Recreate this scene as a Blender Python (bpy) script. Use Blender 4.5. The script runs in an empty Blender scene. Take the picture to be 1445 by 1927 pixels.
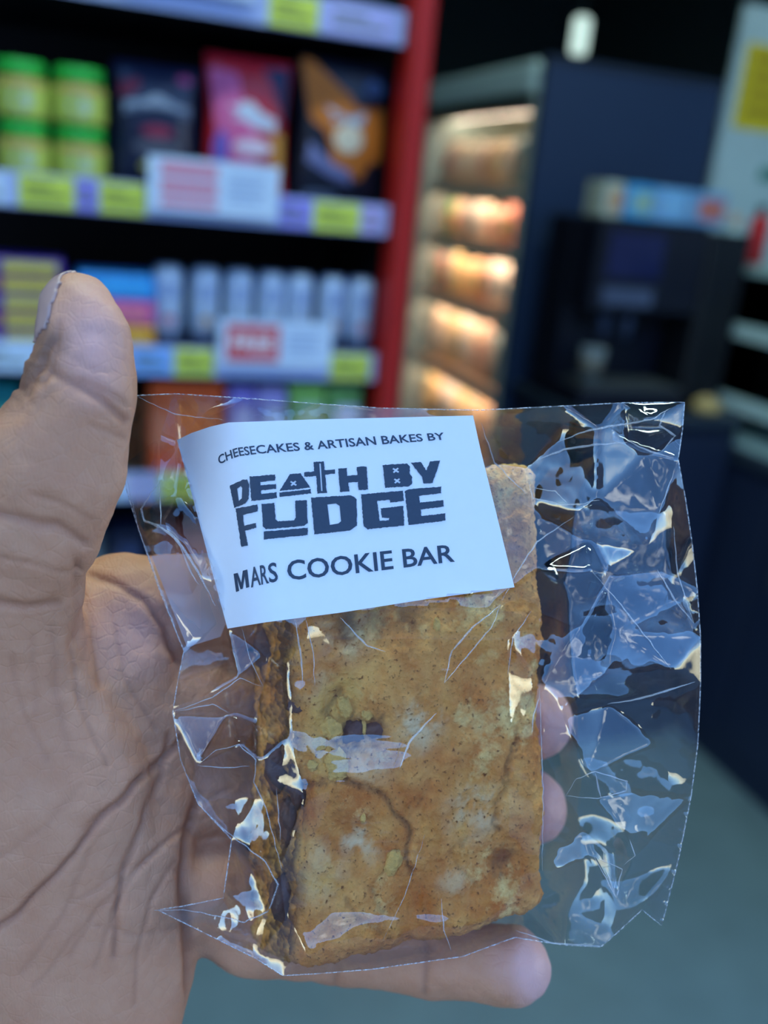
import bpy, math, random
import numpy as np
from mathutils import Vector, Matrix, noise
from mathutils.geometry import delaunay_2d_cdt, tessellate_polygon
random.seed(7); rng = np.random.default_rng(7)
S = bpy.context.scene
COL = S.collection

# ------------------------------------------------------------------ camera
F = 1700.; CX, CY = 722.5, 963.5
PS, TH, RO = map(math.radians, (20.5, 19.2, 5.5))
CAM = np.array([0, 0, 1.5])
fw = np.array([math.sin(PS)*math.cos(TH), math.cos(PS)*math.cos(TH), -math.sin(TH)])
r0 = np.array([math.cos(PS), -math.sin(PS), 0.]); u0 = np.cross(r0, fw)
rt = math.cos(RO)*r0 + math.sin(RO)*u0
up = -math.sin(RO)*r0 + math.cos(RO)*u0
cam = bpy.data.cameras.new('camera'); co = bpy.data.objects.new('camera', cam); COL.objects.link(co)
co.matrix_world = Matrix(((rt[0], up[0], -fw[0], CAM[0]), (rt[1], up[1], -fw[1], CAM[1]), (rt[2], up[2], -fw[2], CAM[2]), (0, 0, 0, 1)))
cam.sensor_fit = 'HORIZONTAL'; cam.sensor_width = 36; cam.lens = 36*F/1445
cam.clip_start = .01
cam.dof.use_dof = True; cam.dof.focus_distance = .2215; cam.dof.aperture_fstop = 8.2
S.camera = co

# ------------------------------------------------------------------ light
W = bpy.data.worlds.new('sky'); S.world = W; W.use_nodes = True
wn, wl = W.node_tree.nodes, W.node_tree.links
bg = wn['Background']
sky = wn.new('ShaderNodeTexSky'); sky.sky_type = 'NISHITA'; sky.sun_disc = False
sky.sun_elevation = math.radians(48); sky.sun_rotation = math.radians(20); sky.altitude = 1500; sky.air_density = 1.0; sky.dust_density = .1; sky.ozone_density = 3.5
tc = wn.new('ShaderNodeTexCoord'); cl = wn.new('ShaderNodeTexNoise'); cl.inputs['Scale'].default_value = 3.2; cl.inputs['Detail'].default_value = 6
cr = wn.new('ShaderNodeValToRGB'); cr.color_ramp.elements[0].position = .58; cr.color_ramp.elements[1].position = .74
mx = wn.new('ShaderNodeMix'); mx.data_type = 'RGBA'; mx.inputs[7].default_value = (5.0, 5.6, 6.4, 1)
wl.new(tc.outputs['Generated'], cl.inputs['Vector']); wl.new(cl.outputs['Fac'], cr.inputs['Fac'])
wl.new(cr.outputs['Color'], mx.inputs[0]); hs = wn.new('ShaderNodeHueSaturation'); hs.inputs['Saturation'].default_value = 1.15; wl.new(sky.outputs['Color'], hs.inputs['Color']); wl.new(hs.outputs[0], mx.inputs[6]); wl.new(mx.outputs[2], bg.inputs['Color'])
bg.inputs['Strength'].default_value = .32
S.view_settings.view_transform = 'Standard'; S.view_settings.look = 'None'
S.view_settings.gamma = 1; S.view_settings.use_curve_mapping = False
S.view_settings.exposure = 1.45

# ------------------------------------------------------------------ helpers
def ray(x, y): return fw + rt*(x-CX)/F - up*(y-CY)/F
def P(x, y, d): return CAM + ray(x, y)*d                     # d in metres along the view axis
def onY(x, y, Y): v = ray(x, y); return CAM + v*(Y/v[1])
def onX(x, y, X): v = ray(x, y); return CAM + v*(X/v[0])
def onZ(x, y, Z): v = ray(x, y); return CAM + v*((Z-1.5)/v[2])
RT = np.stack([rt, up, -fw], 1)
def l2w(p): return CAM + (np.asarray(p)*.001) @ RT.T         # millimetres in the hand's own frame -> world
def pxl(x, y, d): return np.array([(x-CX)/F*d, -(y-CY)/F*d, -d])
def srgb(r, g, b): return tuple(((c/255)/12.92 if c/255 < .04045 else ((c/255+.055)/1.055)**2.4) for c in (r, g, b))
def srgb255(c): return srgb(*c)

def mat(name, col, rough=.6, spec=.4, metal=0, noise_amt=.15, nscale=30, bump=0, emit=None, estr=1, trans=0):
    m = bpy.data.materials.get(name)
    if m: return m
    m = bpy.data.materials.new(name); m.use_nodes = True
    n, l = m.node_tree.nodes, m.node_tree.links
    b = n['Principled BSDF']; b.inputs['Roughness'].default_value = rough
    b.inputs['Specular IOR Level'].default_value = spec; b.inputs['Metallic'].default_value = metal
    t = n.new('ShaderNodeTexNoise'); t.inputs['Scale'].default_value = nscale; t.inputs['Detail'].default_value = 4
    c = n.new('ShaderNodeTexCoord'); l.new(c.outputs['Object'], t.inputs['Vector'])
    x = n.new('ShaderNodeMix'); x.data_type = 'RGBA'
    x.inputs[6].default_value = (*[v*(1-noise_amt) for v in col], 1); x.inputs[7].default_value = (*[min(1, v*(1+noise_amt)) for v in col], 1)
    l.new(t.outputs['Fac'], x.inputs[0]); l.new(x.outputs[2], b.inputs['Base Color'])
    if bump:
        bn = n.new('ShaderNodeBump'); bn.inputs['Strength'].default_value = bump; bn.inputs['Distance'].default_value = .002
        l.new(t.outputs['Fac'], bn.inputs['Height']); l.new(bn.outputs[0], b.inputs['Normal'])
    if emit: b.inputs['Emission Color'].default_value = (*emit, 1); b.inputs['Emission Strength'].default_value = estr
    if trans: b.inputs['Transmission Weight'].default_value = trans
    return m
def C(r, g, b, **k): return mat('paint_%d_%d_%d' % (r, g, b), srgb(r, g, b), **k)

def tag(o, label, cat, group=None, kind=None):
    if label: o['label'] = label
    if cat: o['category'] = cat
    if group: o['group'] = group
    if kind: o['kind'] = kind
    return o
def thing(name, loc, label, cat, group=None, rz=0):
    o = bpy.data.objects.new(name, None); COL.objects.link(o); o.location = loc; o.rotation_euler.z = rz
    o.empty_display_size = .02
    return tag(o, label, cat, group)
def mk(name, v, f, m, parent=None, smooth=False, loc=None):
    me = bpy.data.meshes.new(name)
    v = np.asarray(v, float)
    if loc is not None: v = v - np.asarray(loc)
    me.from_pydata([tuple(p) for p in v], [], [tuple(int(i) for i in q) for q in f]); me.materials.append(m)
    if smooth: me.polygons.foreach_set('use_smooth', [True]*len(me.polygons))
    me.update()
    o = bpy.data.objects.new(name, me); COL.objects.link(o)
    if parent: o.parent = parent
    if loc is not None: o.location = tuple(loc)
    return o
def wpart(name, v, f, m, root, smooth=False):                 # world coordinates, root has no rotation
    return mk(name, np.asarray(v, float)-np.array(root.location), f, m, root, smooth)
def boxvf(a, b, bev=0):
    a, b = np.minimum(a, b).astype(float), np.maximum(a, b).astype(float)
    if bev <= 0:
        v = [(x, y, z) for z in (a[2], b[2]) for y in (a[1], b[1]) for x in (a[0], b[0])]
        return v, [(0, 2, 3, 1), (4, 5, 7, 6), (0, 1, 5, 4), (2, 6, 7, 3), (0, 4, 6, 2), (1, 3, 7, 5)]
    bev = min(bev, *((b-a)*.45))
    v = []; idx = {}
    for sx in (0, 1):
        for sy in (0, 1):
            for sz in (0, 1):
                c = [(a, b)[s][i] for i, s in enumerate((sx, sy, sz))]
                for ax in range(3):
                    p = [c[i] + (bev if (sx, sy, sz)[i] == 0 else -bev) for i in range(3)]; p[ax] = c[ax]
                    idx[(sx, sy, sz, ax)] = len(v); v.append(p)
    f = []
    for ax in range(3):
        o1, o2 = [(1, 2), (2, 0), (0, 1)][ax]
        for s in (0, 1):
            q = []
            for (p1, p2) in ((0, 0), (1, 0), (1, 1), (0, 1)):
                k = [0, 0, 0]; k[ax] = s; k[o1] = p1; k[o2] = p2; q.append(idx[(*k, ax)])
            f.append(q if s else q[::-1])
        for p1 in (0, 1):
            for p2 in (0, 1):
                k0 = [0, 0, 0]; k0[o1] = p1; k0[o2] = p2; k1 = list(k0); k1[ax] = 1
                q = [idx[(*k0, o1)], idx[(*k1, o1)], idx[(*k1, o2)], idx[(*k0, o2)]]
                f.append(q if (p1 ^ p2) else q[::-1])
    for sx in (0, 1):
        for sy in (0, 1):
            for sz in (0, 1):
                q = [idx[(sx, sy, sz, i)] for i in range(3)]; f.append(q if (sx+sy+sz) % 2 else q[::-1])
    return v, f
def join(*vfs):
    V, Fc = [], []
    for v, f in vfs:
        n = len(V); V += [tuple(p) for p in v]; Fc += [tuple(i+n for i in q) for q in f]
    return V, Fc
def lathe(prof, n=20, c=(0, 0, 0)):
    v, f = [], []
    for r, z in prof:
        for k in range(n):
            t = 2*math.pi*k/n; v.append((c[0]+r*math.cos(t), c[1]+r*math.sin(t), c[2]+z))
    for i in range(len(prof)-1):
        for k in range(n): f.append((i*n+k, i*n+(k+1) % n, (i+1)*n+(k+1) % n, (i+1)*n+k))
    f.append(tuple(range(n))[::-1]); f.append(tuple(range((len(prof)-1)*n, len(prof)*n)))
    return v, f
def pouch(w, h, t, nx=8, nz=12):                              # pillow bag standing on z=0, flat crimps top and bottom
    v, f = [], []
    for s in (-1, 1):
        for j in range(nz+1):
            for i in range(nx+1):
                u, q = i/nx, j/nz
                b = max(0, math.sin(math.pi*u))**.55*max(0, math.sin(math.pi*min(1, max(0, (q-.05)/.9))))**.5
                wx = w*(1-.08*math.sin(math.pi*q))
                v.append(((u-.5)*wx, s*(t/2*b+.0006), q*h))
    m = (nx+1)*(nz+1)
    for s in (0, 1):
        for j in range(nz):
            for i in range(nx):
                a = s*m+j*(nx+1)+i; q = (a, a+1, a+nx+2, a+nx+1); f.append(q if s == 0 else q[::-1])
    ring = [i for i in range(nx+1)] + [j*(nx+1)+nx for j in range(1, nz+1)] + [nz*(nx+1)+i for i in range(nx-1, -1, -1)] + [j*(nx+1) for j in range(nz-1, 0, -1)]
    for a, b in zip(ring, ring[1:]+ring[:1]): f.append((b, a, a+m, b+m))
    return v, f
def tube(pts, rad, n=6):
    pts = [np.asarray(p, float) for p in pts]; v, f = [], []
    rad = rad if hasattr(rad, '__len__') else [rad]*len(pts)
    for i, p in enumerate(pts):
        t = pts[min(i+1, len(pts)-1)]-pts[max(i-1, 0)]; t /= np.linalg.norm(t)+1e-12
        a = np.cross(t, [0, 0, 1.]) if abs(t[2]) < .9 else np.cross(t, [1., 0, 0]); a /= np.linalg.norm(a); b = np.cross(t, a)
        for k in range(n):
            q = 2*math.pi*k/n; v.append(p+rad[i]*(a*math.cos(q)+b*math.sin(q)))
    for i in range(len(pts)-1):
        for k in range(n): f.append((i*n+k, i*n+(k+1) % n, (i+1)*n+(k+1) % n, (i+1)*n+k))
    f.append(tuple(range(n))[::-1]); f.append(tuple(range((len(pts)-1)*n, len(pts)*n)))
    return v, f
def plate(poly, y0, y1):                                      # polygon in (x,z) extruded between two Y
    n = len(poly); v = [(x, y0, z) for x, z in poly]+[(x, y1, z) for x, z in poly]
    f = [tuple(range(n)), tuple(range(2*n-1, n-1, -1))]+[(i+n, (i+1) % n+n, (i+1) % n, i) for i in range(n)]
    return v, f

# ------------------------------------------------------------------ room shell
def struct(name, vf, m): return tag(mk(name, vf[0], vf[1], m), None, None, kind='structure')
X0, X1, Y0, Y1, ZC = -2.6, 4.4, -.2, 8.0, 3.3
m_floor = mat('floor_concrete', srgb(108, 128, 128), rough=.7, noise_amt=.18, nscale=9, bump=.2)
m_dark = mat('dark_paint', srgb(62, 80, 84), rough=.8, noise_amt=.1)
m_wall = mat('shop_wall', srgb(96, 114, 116), rough=.85)
struct('floor', boxvf((X0, Y0, -.1), (X1, Y1, 0)), m_floor)
struct('ceiling', boxvf((X0, Y0, ZC), (X1, Y1, ZC+.1)), m_dark)
struct('wall_back', boxvf((X0, Y1, 0), (X1, Y1+.1, ZC)), m_wall)
struct('wall_left', boxvf((X0-.1, Y0, 0), (X0, Y1, ZC)), m_wall)
struct('wall_right', boxvf((X1, Y0, 0), (X1+.1, Y1, ZC)), m_wall)
struct('trim_1', boxvf((X0, Y0-.12, 3.2), (X1, Y0, ZC+.1)), m_dark)
struct('wall_front', join(boxvf((X0, Y0-.12, 0), (X0+.6, Y0, 3.2)), boxvf((X1-.9, Y0-.12, 0), (X1, Y0, 3.2))), m_wall)
struct('ground_pavement', boxvf((-14, -14, -.12), (14, Y0-.001, -.01)), mat('pavement', srgb(120, 120, 118), rough=.9, nscale=4, bump=.3))

mb = mat('brick_facade', srgb(92, 78, 74), rough=.9, noise_amt=.3, nscale=2)
vf = [boxvf((-14, -13, 0), (14, -11, 1.0)), boxvf((-14, -13, 2.4), (14, -11, 3.6)), boxvf((-14, -13, 5.0), (14, -11, 5.8))]
for i in range(13): vf += [boxvf((-14+i*2.2, -13, 1.0), (-12.9+i*2.2, -11, 2.4)), boxvf((-14+i*2.2, -13, 3.6), (-12.9+i*2.2, -11, 5.0))]
struct('wall_added_across_street', join(*vf), mb)  # unseen facade added to darken what the film reflects
struct('window_1', boxvf((-14, -12.8, .5), (14, -11.2, 5.2)), C(40, 46, 54, rough=.2))  # dark panes of the added facade, likewise out of view

def ceiling_light(x, y, label, w, dd, e):
    t = thing('ceiling_light', (x, y, ZC), label, 'light', 'ceiling lights')
    v, f = join(boxvf((-w/2-.02, -dd/2-.02, -.03), (w/2+.02, -dd/2, 0)), boxvf((-w/2-.02, dd/2, -.03), (w/2+.02, dd/2+.02, 0)),
                boxvf((-w/2-.02, -dd/2, -.03), (-w/2, dd/2, 0)), boxvf((w/2, -dd/2, -.03), (w/2+.02, dd/2, 0)))
    mk('frame', v, f, C(200, 205, 205), t)
    mk('diffuser', *boxvf((-w/2, -dd/2, -.025), (w/2, dd/2, -.005)), mat('panel_glow', (.8, .9, .85), emit=(.75, 1, .9), estr=e), t)
p = onY(1092, 67, 3.3)
t = thing('pendant_lamp', (p[0], p[1], p[2]), 'small pale pendant lamp above the navy end panel', 'lamp')
mk('shade', *lathe([(.026, -.062), (.031, -.05), (.031, .05), (.02, .062), (0, .064)], 18), mat('lamp_glow', (.8, .9, .85), emit=(.75, 1, .9), estr=.3), t, True)
mk('cord', *tube([(0, 0, .062), (0, 0, (ZC-p[2])*.5), (0, 0, ZC-p[2])], .003), m_dark, t)
mk('ceiling_cup', *lathe([(.03, ZC-p[2]-.03), (.04, ZC-p[2])], 16), m_dark, t, True)
p = onZ(880, -2, ZC-.03); ceiling_light(p[0], p[1], 'greenish ceiling light at the top edge above the open cooler', .12, .4, 14)
ceiling_light(-.1, .75, 'added long ceiling light, out of view, in front of the snack shelves', 1.4, .16, 14)  # unseen fixture added to lift the interior light
ceiling_light(1.5, 1.0, 'added long ceiling light, out of view, above the counter aisle', 1.2, .12, 14)  # second unseen fixture, added to brighten the shop interior

# ------------------------------------------------------------------ gondola shelving
GY = 1.461                                                     # front plane of price strips
GX1 = .505; GX0 = -.95
m_black = mat('black_metal', srgb(22, 22, 28), rough=.5, noise_amt=.1)
m_red = mat('red_enamel', srgb(178, 28, 22), rough=.4, noise_amt=.08)
g = thing('shelving_unit', (GX0, GY+.45, 0), 'black metal shelving unit with red end post', 'shelf')
SZ = [.50, .79, 1.013, 1.222, 1.462, 1.742]                    # strip centres
wpart('back_panel', *boxvf((GX0, GY+.42, 0), (GX1+.03, GY+.45, 2.1)), m_black, g)
wpart('side_panel', *boxvf((GX1+.014, GY+.04, 0), (GX1+.028, GY+.42, 2.1)), m_black, g)
po = wpart('post', *boxvf((GX1+.004, GY-.028, 0), (GX1+.04, GY+.04, 2.1), .006), m_red, g); tag(po, 'glossy red upright post', None)
wpart('base', *boxvf((GX0, GY+.01, 0), (GX1, GY+.42, .1)), m_black, g)
m_strip = C(176, 186, 226, rough=.35, noise_amt=.05)
strips = []
for z in SZ:
    sh = wpart('shelf_board', *boxvf((GX0, GY+.006, z-.024), (GX1, GY+.42, z+.012)), m_black, g)
    o = wpart('price_strip', *boxvf((GX0, GY-.001, z-.024), (GX1, GY+.004, z+.024)), m_strip, g); strips.append(o)
    tag(o, 'pale lilac price strip', None)
def gp(x, y, Y=GY): q = onY(x, y, Y); return q[0], q[2]
def tagcard(x0, x1, zi, col, w2=None):
    a = gp(x0, 360 if zi == 4 else (670 if zi == 3 else (30 if zi == 5 else 920)))[0]; b = gp(x1, 360 if zi == 4 else (680 if zi == 3 else (30 if zi == 5 else 920)))[0]
    z = SZ[zi]
    o = wpart('price_tag', *boxvf((a, GY-.003, z-.022), (b, GY-.0012, z+.021)), C(*col, rough=.5, noise_amt=.04), g)
    for k in range(2):
        c = mk('print_line', *boxvf((a+(b-a)*.12, GY-.0036, z+.004-k*.014), (a+(b-a)*(.6+.25*k), GY-.0031, z+.009-k*.014)), C(96, 104, 60), o)
        for vv in c.data.vertices: vv.co -= Vector(g.location)
YEL = (214, 222, 84); LIL = (150, 140, 222); WHT = (205, 222, 240)
for a, b, zi, c in [(-60, 12, 4, WHT), (35, 140, 4, YEL), (142, 184, 4, LIL), (187, 274, 4, YEL), (527, 588, 4, LIL), (592, 680, 4, YEL), (684, 722, 4, (196, 176, 226)),
                    (-80, 70, 3, WHT), (248, 322, 3, (130, 175, 235)), (328, 402, 3, YEL), (622, 695, 3, YEL),
                    (505, 598, 5, YEL), (610, 745, 5, (180, 176, 226)), (-40, 60, 2, WHT), (120, 240, 2, WHT), (300, 420, 2, YEL)]:
    tagcard(a, b, zi, c)
def textmesh(s, off=0):
    c = bpy.data.curves.new('t', 'FONT'); c.body = s; c.offset = off; c.resolution_u = 3
    o = bpy.data.objects.new('t', c); COL.objects.link(o); bpy.context.view_layer.update()
    me = bpy.data.meshes.new_from_object(o.evaluated_get(bpy.context.evaluated_depsgraph_get()))
    v = np.array([q.co[:] for q in me.vertices]); f = [tuple(q.vertices) for q in me.polygons]
    bpy.data.objects.remove(o); bpy.data.curves.remove(c); bpy.data.meshes.remove(me)
    return v, f
def sign(x0, y0, x1, y1, label, red, txt=None):
    ax, az = gp(x0, y0, GY-.012); bx, bz = gp(x1, y1, GY-.012)
    t = thing('promotion_sign', (ax, GY-.012, bz), label, 'sign', 'promotion signs on the shelf edges')
    wpart('card', *boxvf((ax, GY-.012, bz), (bx, GY-.0105, az)), C(208, 222, 240, rough=.5, noise_amt=.03), t)
    wpart('clip', *boxvf(((ax+bx)/2-.012, GY-.0105, bz+.01), ((ax+bx)/2+.012, GY-.0012, bz+.03)), C(220, 225, 230), t)
    w, h = bx-ax, az-bz
    if red == 'block':
        rx0, rx1, rz0, rz1 = ax+w*.07, ax+w*.53, bz+h*.13, bz+h*.88
        wpart('red_panel', *boxvf((rx0, GY-.0128, rz0), (rx1, GY-.0121, rz1)), C(214, 48, 58, noise_amt=.03), t)
        v, f = textmesh(txt, .03); v = v-v.min(0); s = v.max(0)
        vv = np.stack([rx0+(rx1-rx0)*(.1+.8*v[:, 0]/s[0]), np.full(len(v), GY-.0131), rz0+(rz1-rz0)*(.28+.46*v[:, 1]/s[1])], 1)
        wpart('printed_word', vv, f, C(245, 235, 240), t)
    else:
        for k, (q0, q1) in enumerate(((.1, .34), (.42, .66), (.74, .9))):
            wpart('red_print', *boxvf((ax+w*.09, GY-.0128, bz+h*(1-q1)), (ax+w*.52, GY-.0121, bz+h*(1-q0))), C(222, 140, 158, noise_amt=.25, nscale=160), t)
    for k in range(4):
        z = bz+h*(.72-k*.14); wpart('small_print', *boxvf((ax+w*.6, GY-.0126, z), (ax+w*(.9-.05*(k % 2)), GY-.0121, z+h*.05)), C(150, 168, 200), t)
sign(279, 290, 522, 415, 'white promotion card with pale red print below the crisp bags', 'lines')
sign(412, 598, 620, 695, 'white promotion card with red FREE panel below the white cans', 'block', 'FREE')
sign(228, -120, 480, 2, 'white promotion card at the top edge of the photo', 'lines')

# products -----------------------------------------------------------
def shelf_top(i): return SZ[i]+.0125
def jar(x, z, label, y=GY+.055):
    t = thing('jar', (x, y, z), label, 'jar', 'green lidded jars')
    mk('body', *lathe([(.030, 0), (.0365, .004), (.0375, .02), (.0375, .05), (.034, .058), (.031, .061)], 24), C(150, 150, 60, rough=.3), t, True)
    mk('paper_label', *lathe([(.0378, .006), (.0381, .008), (.0381, .050), (.0378, .052)], 24), C(186, 196, 84, rough=.5, noise_amt=.25, nscale=70), t, True)
    mk('lid', *lathe([(.033, .058), (.0355, .060), (.0355, .077), (.034, .079), (.0, .079)], 24), C(44, 178, 62, rough=.35), t, True)
    v = []
    for k in range(14):
        a = 2*math.pi*k/14; q = -math.pi/2+.42*math.cos(a); v.append((.0386*math.cos(q), .0386*math.sin(q), .028+.014*math.sin(a)))
    mk('emblem', v, [tuple(range(14))], C(176, 190, 160), t)
    v = []
    for k in range(9): q = -math.pi/2-.9+1.8*k/8; v += [(.0385*math.cos(q), .0385*math.sin(q), .046), (.0385*math.cos(q), .0385*math.sin(q), .051)]
    mk('label_band', v, [(2*k, 2*k+2, 2*k+3, 2*k+1) for k in range(8)], C(206, 130, 96), t)
zt = shelf_top(4)
jx = [gp(45, 300, GY+.03)[0], gp(152, 300, GY+.03)[0]]
jar(jx[0], zt, 'green lidded jar, lower one at the left edge'); jar(jx[0], zt+.0795, 'green lidded jar, upper one at the left edge')
jar(jx[1], zt, 'green lidded jar, lower one beside the dark bag'); jar(jx[1], zt+.0795, 'green lidded jar, upper one beside the dark bag')

def surf_pouch(name, x0, x1, z, h, base, label, decals, y=GY+.06, th=.045):
    w = x1-x0; t = thing(name, ((x0+x1)/2, y, z), label, 'snack bag', 'snack bags beside the jars')
    mk('bag', *pouch(w, h, th), base, t, True)
    for nm, poly, m in decals:                                # polygons in bag fractions, laid on the curved front
        n = len(poly); c = np.mean(poly, 0); vs = []; fs = []
        rings = 5
        for k in range(rings+1):
            for q in poly: vs.append(c+(np.array(q)-c)*k/rings)
        for k in range(rings):
            for i in range(n): fs.append((k*n+i, k*n+(i+1) % n, (k+1)*n+(i+1) % n, (k+1)*n+i))
        out = []
        for u, q in vs:
            b = max(0, math.sin(math.pi*u))**.55*max(0, math.sin(math.pi*min(1, max(0, (q-.05)/.9))))**.5
            out.append(((u-.5)*w*(1-.08*math.sin(math.pi*q)), -(th/2*b+.0022), q*h))
        mk(nm, out, fs, m, t, True)
def ell(cx, cy, a, b, n=16): return [(cx+a*math.cos(2*math.pi*k/n), cy+b*math.sin(2*math.pi*k/n)) for k in range(n)]
gx = lambda x, y: gp(x, y, GY+.04)[0]
m_foil = C(30, 36, 62, rough=.3, noise_amt=.25, nscale=60)
surf_pouch('snack_bag', gx(212, 250), gx(378, 250), zt, .178, m_foil, 'dark navy snack bag with grey band beside the jars', [
    ('grey_band', [(.1, .60), (.5, .68), (.9, .60), (.9, .68), (.5, .77), (.1, .69)], C(130, 140, 160)),
    ('red_print', ell(.5, .48, .2, .05), C(140, 40, 70)), ('yellow_print', ell(.55, .2, .26, .06), C(200, 186, 96)),
    ('grey_panel', ell(.5, .35, .3, .08), C(84, 84, 98)), ('red_corner', [(.06, .72), (.3, .8), (.3, .88), (.06, .84)], C(130, 34, 60)), ('pink_corner', ell(.82, .9, .09, .04), C(176, 70, 120))])
surf_pouch('snack_bag', gx(384, 260), gx(548, 260), zt, .205, C(196, 34, 48, rough=.3), 'red and pink snack bag in the middle of the three bags', [
    ('pink_panel', [(.04, .9), (.35, .88), (.62, .5), (.6, .25), (.3, .22), (.1, .5)], C(222, 100, 150)),
    ('navy_corner', [(.62, .96), (.97, .96), (.97, .55), (.85, .72)], C(40, 50, 84)),
    ('white_logo', [(.26, .66), (.5, .7), (.86, .58), (.84, .5), (.55, .52), (.3, .56)], C(205, 208, 220)),
    ('white_print', ell(.56, .38, .24, .06), C(238, 210, 220)), ('orange_side', [(.8, .5), (.95, .5), (.95, .2), (.82, .2)], C(216, 150, 60)), ('lilac_corner', ell(.17, .34, .09, .14), C(120, 100, 190)), ('lilac_print', ell(.66, .12, .2, .06), C(220, 150, 190))])
surf_pouch('snack_bag', gx(556, 290), gx(731, 290), zt, .222, C(28, 30, 44, rough=.3), 'orange and black snack bag next to the red post', [
    ('orange_panel', [(.03, .97), (.14, .97), (.5, .78), (.96, .7), (.96, .36), (.7, .2), (.4, .3), (.1, .62)], C(206, 112, 30)),
    ('pale_logo', [(.28, .68), (.74, .66), (.7, .58), (.55, .56), (.36, .58)], C(170, 185, 200)), ('cream_print', ell(.55, .48, .17, .1), C(236, 214, 180)),
    ('lilac_print', [(.1, .3), (.4, .2), (.62, .16), (.6, .26), (.36, .32), (.12, .44)], C(120, 120, 160)), ('blue_print', ell(.82, .83, .12, .06), C(70, 94, 130)), ('small_print', ell(.3, .08, .2, .03), C(120, 130, 150))])

zt = shelf_top(3)
cans = [318, 388, 452, 513, 567, 630, 684]
names = ['first white can from the left, next to the blue bar', 'second white can from the left', 'third white can from the left', 'middle one of the seven white cans, fourth from the left',
         'third white can from the red post', 'second white can from the red post', 'white can closest to the red post']
for k, x in enumerate(cans):
    X, _ = gp(x, 540, GY+.03)
    t = thing('drink_can', (X, GY+.045, zt), names[k], 'can', 'white drink cans')
    R = .0232
    mk('body', *lathe([(R*.8, 0), (R, .005), (R, .12), (R*.84, .129)], 20), C(184, 200, 222, rough=.3, metal=.1), t, True)
    mk('rim', *lathe([(R*.86, .128), (R*.88, .131), (R*.86, .133), (R*.7, .131), (0, .131)], 20), C(150, 160, 176, rough=.3, metal=.7), t, True)
    mk('dark_band', *lathe([(R*1.004, .006), (R*1.01, .008), (R*1.01, .030), (R*1.004, .031)], 20), C(52, 64, 96), t, True)
    c1 = [(200, 70, 60), (216, 160, 60), (206, 190, 70), (206, 190, 70), (206, 100, 60), (210, 150, 70), (206, 120, 110)][k]
    v = []
    for j in range(12):
        a = 2*math.pi*j/12; q = -math.pi/2+.38*math.cos(a); v.append((R*1.02*math.cos(q), R*1.02*math.sin(q), .049+.009*math.sin(a)))
    mk('fruit_print', v, [tuple(range(12))], C(*c1), t)
    v = []
    for j in range(7): q = -math.pi/2-.6+1.2*j/6; v += [(R*1.02*math.cos(q), R*1.02*math.sin(q), .082), (R*1.02*math.cos(q), R*1.02*math.sin(q), .108)]
    mk('name_print', v, [(2*j, 2*j+2, 2*j+3, 2*j+1) for j in range(6)], C(150, 168, 205, noise_amt=.3, nscale=90), t)
def pack(name, x0, x1, z, h, col, col2, label, group, depth=.10, y=GY+.02, cat='snack pack'):
    t = thing(name, (x0, y, z), label, cat, group)
    w = x1-x0
    mk('wrapper', *boxvf((0, 0, 0), (w, depth, h), .004), C(*col, rough=.35, noise_amt=.12, nscale=50), t)
    mk('print_panel', *boxvf((w*.28, -.0012, h*.2), (w*.92, .0, h*.8)), C(*col2, rough=.4, noise_amt=.3, nscale=70), t)
    mk('side_print', *boxvf((w*.06, -.001, h*.3), (w*.2, .0, h*.7)), C(*[min(255, int(c*.6+70)) for c in col]), t)
    return t
ax, bx = gp(-40, 540, GY+.02)[0], gp(121, 540, GY+.02)[0]
for k in range(5):
    pack('chocolate_multipack', ax, bx, zt+k*.0262, .0255, (74, 44, 150) if k % 2 == 0 else (120, 40, 110), (222, 200, 84), ['bottom', 'second from bottom', 'middle', 'second from top', 'topmost'][k]+' purple and yellow multipack in the stack by the left edge', 'purple multipacks')
ax, bx = gp(144, 560, GY+.02)[0], gp(292, 560, GY+.02)[0]
for k, (c, c2, nm) in enumerate([((222, 150, 44), (236, 170, 70), 'orange snack bar box under the pink one'), ((206, 90, 160), (226, 120, 140), 'pink snack bar box between the blue and orange'), ((44, 150, 226), (70, 170, 236), 'bright blue snack bar box on top of the pink one')]):
    pack('snack_bar_box', ax, bx, zt+k*.0385, .038, c, c2, nm, 'stacked snack bar boxes')
zt = shelf_top(2)
for (a, b, h, c, c2, nm) in [(-60, 34, .148, (20, 110, 110), (60, 150, 130), 'teal pack left of the thumb'), (100, 200, .14, (40, 60, 130), (90, 100, 170), 'blue pack behind the thumb'), (282, 422, .158, (222, 84, 30), (236, 110, 50), 'bright orange carton above the bag'), (430, 482, .150, (150, 130, 206), (210, 200, 230), 'lilac carton right of the orange carton'),
                             (486, 540, .150, (176, 160, 214), (226, 220, 236), 'pale lilac carton left of the green carton'), (546, 612, .158, (140, 190, 90), (200, 224, 180), 'light green carton under the promotion card'), (618, 682, .156, (120, 170, 90), (226, 226, 226), 'green and white carton nearest the red post, above the bag')]:
    pack('carton', gp(a, 740, GY+.02)[0], gp(b, 740, GY+.02)[0], zt, h, c, c2, nm, 'cartons on the lower shelf', cat='carton')
zt = shelf_top(1)
for (a, b, h, c, c2, nm) in [(120, 196, .12, (70, 80, 86), (110, 120, 124), 'grey carton in the gap beside the thumb'), (204, 270, .125, (26, 30, 50), (50, 60, 90), 'dark carton behind the bag beside the thumb'), (300, 420, .13, (120, 60, 50), (160, 90, 70), 'brown carton low behind the bag')]:
    pack('carton', gp(a, 1010, GY+.02)[0], gp(b, 1010, GY+.02)[0], zt, h, c, c2, nm, 'cartons on the lower shelf', cat='carton')

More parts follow.
